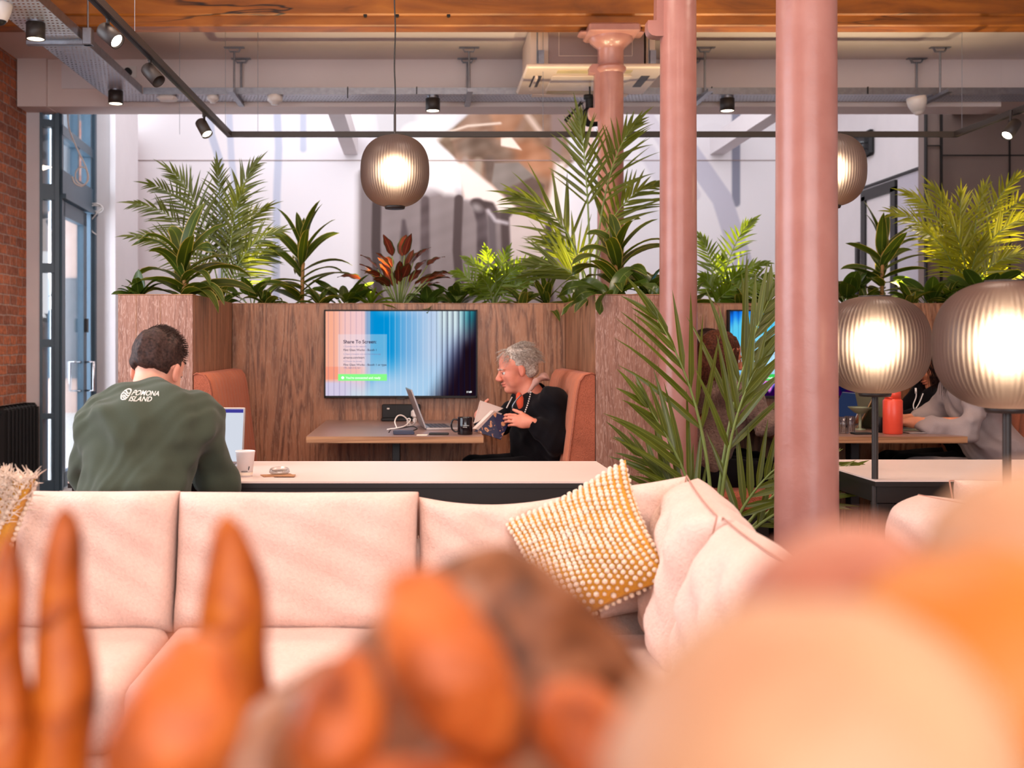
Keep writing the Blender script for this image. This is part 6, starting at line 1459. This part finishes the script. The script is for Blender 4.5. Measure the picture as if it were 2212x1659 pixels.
# second booth: bottle, tumblers, laptops, bowl
c = Vector((P(1932, 0, 5.62).x, 5.64, ZB)); t = thing('water_bottle', 'coral red water bottle standing on the second booth table', 'bottle', c); cor = plain('coral_powder_coat', (240, 82, 58), .35, var=.03)
m = MB(); r = .0475; m.lathe([(0, 0), (r-.004, 0), (r, .004), (r, .168), (r-.003, .173), (.040, .175), (.040, .178), (0, .178)], c, 48); m.build('bottle_body', cor, t)
m = MB(); m.lathe([(0, .177), (.039, .177), (.039, .212), (.037, .216), (0, .216)], c, 40); m.build('lid', cor, t)
m = MB(); m.tube(catmull([c+Vector((-.036, -.02, .21)), c+Vector((-.035, -.03, .19)), c+Vector((-.02, -.036, .182)), c+Vector((-.012, -.03, .188))], 5), .0035, 8); m.build('carry_loop', cor, t)
for px, D, lab in ((1822, 5.66, 'fluted water glass next to the pink column'), (1836, 5.72, 'fluted water glass half filled, right of its twin')):
    c = Vector((P(px, 0, D).x, D, ZB)); t = thing('tumbler', lab, 'glass', c)
    m = MB(); m.lathe([(0, .003), (.022, .003), (.024, 0), (.027, .085), (.0255, .085), (.0225, .008), (0, .008)], c, 48, rib=.03, nrib=12); m.build('glass_wall', M['tumbler'], t)
    m = MB(); m.lathe([(0, .008), (.022, .008), (.0235, .04), (0, .04)], c, 32); m.build('water', M['tumbler'], t)
laptop('gold lidded laptop seen from behind, near the tumblers', (P(1858, 0, 6.05).x, 6.05, ZB), .30, .21, PI-.5, .45, M['scr_dark'], M['goldlid'])
laptop('sage lidded laptop behind the nearer lamp pole', (P(1892, 0, 5.95).x, 5.92, ZB), .30, .21, .15, .22, M['scr_dark'], M['sagelid'])
laptop('laptop with dark screen partly behind the thick pink column', (P(1812, 0, 6.3).x, 6.28, ZB), .28, .19, PI+.1, .45, M['scr_dark'], M['steel2'])
c = Vector((P(1838, 0, 6.0).x+.01, 5.90, P(0, 895, 5.9).z)); 
t = thing('footed_bowl', 'sage green footed bowl above the tumblers', 'bowl', (c.x, c.y, ZB)); m = MB(); m.lathe([(0, 0), (.03, 0), (.028, .006), (.008, .01), (.008, c.z-ZB), (.03, c.z-ZB+.01), (.060, c.z-ZB+.035), (.062, c.z-ZB+.04), (.056, c.z-ZB+.038), (0, c.z-ZB+.014)], (c.x, c.y, ZB), 36); m.build('bowl_body', M['sagelid'], t)
slabthing('phone', 'black phone between tumblers and the lamp pole', 'phone', 1860, 5.62, .09, .06, .010, ZB, M['blackm'], .1)
c = Vector((P(1905, 0, 5.72).x, 5.74, ZB)); m = MB(); m.lathe([(0, 0), (.026, 0), (.026, .078), (.024, .080), (0, .080)], c, 28); solo('coffee_cup', m, M['blackm'], 'black patterned cup between lamp pole and red bottle', 'cup')
slabthing('notebook', 'thin tablet lying under the grey hoodie hands', 'tablet', 1985, 5.70, .16, .12, .008, ZB, M['steel2'], .05)
slabthing('notebook', 'dark notebook left of the thick pink column on the table', 'notebook', 1668, 5.62, .14, .10, .010, ZB, M['blackm'], .05)
m = MB(); c = P(1655, 890, 6.2); m.box(c.x-.07, c.x+.07, 6.12, 6.28, ZB, ZB+.05, b=.015); m.box(c.x-.04, c.x+.05, 6.1, 6.24, ZB+.05, ZB+.085, b=.012); solo('cloth_bag', m, M['jeans'], 'small blue cloth bag on table behind palm leaves', 'bag')

# ------------------------------------------------------------------ bakery counter right in front of the lens
t = thing('display_counter', 'wooden bakery counter under the blurred breads, out of focus', 'counter', (0, .5, 0))
m = MB(); m.box(-.8, .9, .14, .88, .80, .84, b=.005); m.build('worktop', M['oak_edge'], t); m = MB(); m.box(-.78, .88, .2, .82, 0, .80); m.build('cabinet', M['oak'], t)
def crust(name, a, b, c2, sc=30, flour=None, famt=.5, fsc=9.0):
    t_ = NT(name); bs = t_.bsdf(None, .5, 0, .4); co = t_.coord(); n = t_.n('TexNoise', Scale=float(sc), Detail=4.0, Distortion=.6); t_.l(co, 0, n, 'Vector')
    r = t_.ramp(n, 'Fac', [(.3, hexc(*a)), (.5, hexc(*b)), (.7, hexc(*c2))]); last, lo = r, 'Color'
    if flour:
        n2 = t_.n('TexNoise', Scale=fsc*2.2, Detail=3.0, Distortion=1.0); t_.l(co, 0, n2, 'Vector'); r2 = t_.ramp(n2, 'Fac', [(.5, (0, 0, 0, 1)), (.6, (famt,)*3+(1,))])
        m_ = t_.n('Mix', _data_type='RGBA'); t_.l(r2, 'Color', m_, 0); t_.l(r, 'Color', m_, 6); m_.inputs[7].default_value = hexc(*flour); last, lo = m_, 2
    t_.l(last, lo, bs, 'Base Color'); t_.bump(n, 'Fac', bs, .5, .004); return t_.fin(bs)
M['bag'] = crust('baguette_crust', (110, 46, 6), (170, 80, 14), (198, 108, 30), 26)
M['crois'] = crust('croissant_crust', (128, 56, 22), (194, 96, 36), (206, 126, 66), 34)
M['loaf'] = crust('seeded_loaf_crust', (70, 40, 22), (134, 78, 42), (168, 110, 74), 44, (206, 156, 124), .7, 8)
M['bun'] = crust('pale_bun_crust', (186, 132, 96), (198, 150, 112), (204, 162, 128), 12)
M['bun2'] = crust('amber_bun_crust', (184, 100, 30), (200, 120, 40), (206, 134, 60), 10)
M['bunp'] = crust('salmon_bun_crust', (172, 104, 80), (186, 120, 94), (192, 136, 112), 12)
def baguette(label, px, ytop, D, r, seed, lean=0, mat='bag', h=None):
    top = P(px, ytop, D); z0 = .84; b = Vector((top.x-lean, D, z0)); ax = (top-b); L = ax.length; q = ax.to_track_quat('Z', 'Y').to_matrix().to_4x4(); rs = random.Random(seed); ph = rs.uniform(0, 6)
    m = MB(); prof = []
    for i in range(41):
        u = i/40; rr = r*min(1, (math.sin(PI*min(max(u, .0), 1)))**.42*1.02)*(1+.06*math.sin(u*22+ph)); prof.append((rr, u*L))
    m.lathe(prof, b, 32, M=q); m.v = [(x+.0015*math.sin(z*70+ph), y+.002*math.sin(z*55+1+ph)*(1 if y < D else .3), z) for x, y, z in m.v]
    t_ = thing('baguette', label, 'bread', b); m.build('crust', M[mat], t_)
    for k in range(4):
        m = MB(); u = .2+.2*k; p = b+ax*u; m.tube([p+Vector((-r*.55, -r*.72, -.009)), p+Vector((0, -r*.94, 0)), p+Vector((r*.55, -r*.72, .009))], [.0014, .003, .0014], 8); m.build('score_mark', M['crois'], t_)
baguette('blurred upright baguette cut by the left edge of picture', 14, 1148, .58, .0130, 1, 0)
baguette('blurred upright baguette, second from the left edge', 136, 1088, .59, .0165, 2, 0)
baguette('blurred pointed baguette standing alone left of centre', 492, 1108, .56, .0215, 3, -.012)
def blob(name, label, cat, prims, mat, res=.003, amp=.004, part='crust', f1=40, f2=90, seed=1):
    s = SDF()
    for p in prims: s.ell(p[0], p[1], p[3] if len(p) > 3 else .02, p[2] if len(p) > 2 else None)
    V, Fq = s.mesh(res, folds(seed, amp, f1, f2)); zmin = V[:, 2].min(); c = Vector((V[:, 0].mean(), V[:, 1].mean(), zmin)); t_ = thing(name, label, cat, c); np_mesh(part, V, Fq, mat, t_); return t_
def lean(a, ax='Y'): return Matrix.Rotation(a, 3, ax)
# seeded loaf, a tall round one resting on the counter
c = P(1010, 1450, .46); blob('seeded_loaf', 'large mottled seeded loaf in the blurred foreground centre', 'bread', [((c.x+.00, .46, .980), (.084, .045, .132), lean(.10)), ((c.x+.034, .46, .966), (.056, .042, .105), lean(.35)), ((c.x-.042, .46, .956), (.056, .042, .105), lean(-.3))], M['loaf'], .004, .006, seed=2)
# croissants leaning on it
def croissant(label, a, b, r, seed, mat='crois'):
    a, b = Vector(a), Vector(b); s = SDF(); n = 7
    for i in range(n):
        u = (i+.5)/n; p = a.lerp(b, u)+Vector((0, -.012*math.sin(PI*u), 0)); rr = r*(.5+.5*math.sin(PI*u)); s.ell(p, (rr*1.05, rr*.9, rr*.62), .003)
    V, Fq = s.mesh(.0025, folds(seed, .002, 60, 120)); t_ = thing('croissant', label, 'pastry', (V[:, 0].mean(), V[:, 1].mean(), V[:, 2].min())); np_mesh('crust', V, Fq, M[mat], t_); return t_
croissant('blurred orange croissant leaning on the loaf, upper centre', P(890, 1240, .385), P(1060, 1640, .375), .019, 5)
croissant('blurred croissant low in the foreground centre', P(780, 1700, .36), P(1120, 1730, .36), .020, 6)
croissant('blurred croissant left of the seeded loaf near bottom edge', P(770, 1420, .39), P(700, 1690, .38), .015, 7)
croissant('blurred pinkish croissant under the pointed baguette', P(440, 1390, .37), P(330, 1740, .36), .021, 8)
croissant('blurred croissant at right flank of the seeded loaf', P(1220, 1480, .38), P(1350, 1700, .37), .017, 9)
# pale buns very close to the lens at the right
for lab, px, py, D, rx, rz, mt, sd in (('huge pale blurred bun closest to the lens at bottom right', 1720, 1760, .24, .044, .042, 'bun', 11), ('amber blurred bun behind the pale one at right edge', 2110, 1460, .28, .036, .026, 'bun2', 12), ('tan blurred bun high at the right edge', 2215, 1240, .34, .030, .027, 'bun', 13), ('blurred orange bun just left of the amber bun', 1800, 1500, .32, .034, .045, 'bunp', 14), ('peach blurred bun at the bottom right corner', 2150, 1740, .29, .040, .034, 'bun2', 15)):
    c = P(px, py, D); blob('bread_bun', lab, 'bread', [(c, (rx, .035, rz)), (c+Vector((rx*.3, 0, rz*.2)), (rx*.7, .03, rz*.8))], M[mt], .003, .002, seed=sd)
t = thing('cake_stand', 'tiered wooden stand carrying the blurred buns at right', 'stand', (.15, .32, .84))
m = MB(); m.box(.03, .26, .17, .385, .84, 1.052, b=.004); m.build('riser', M['oak_edge'], t)
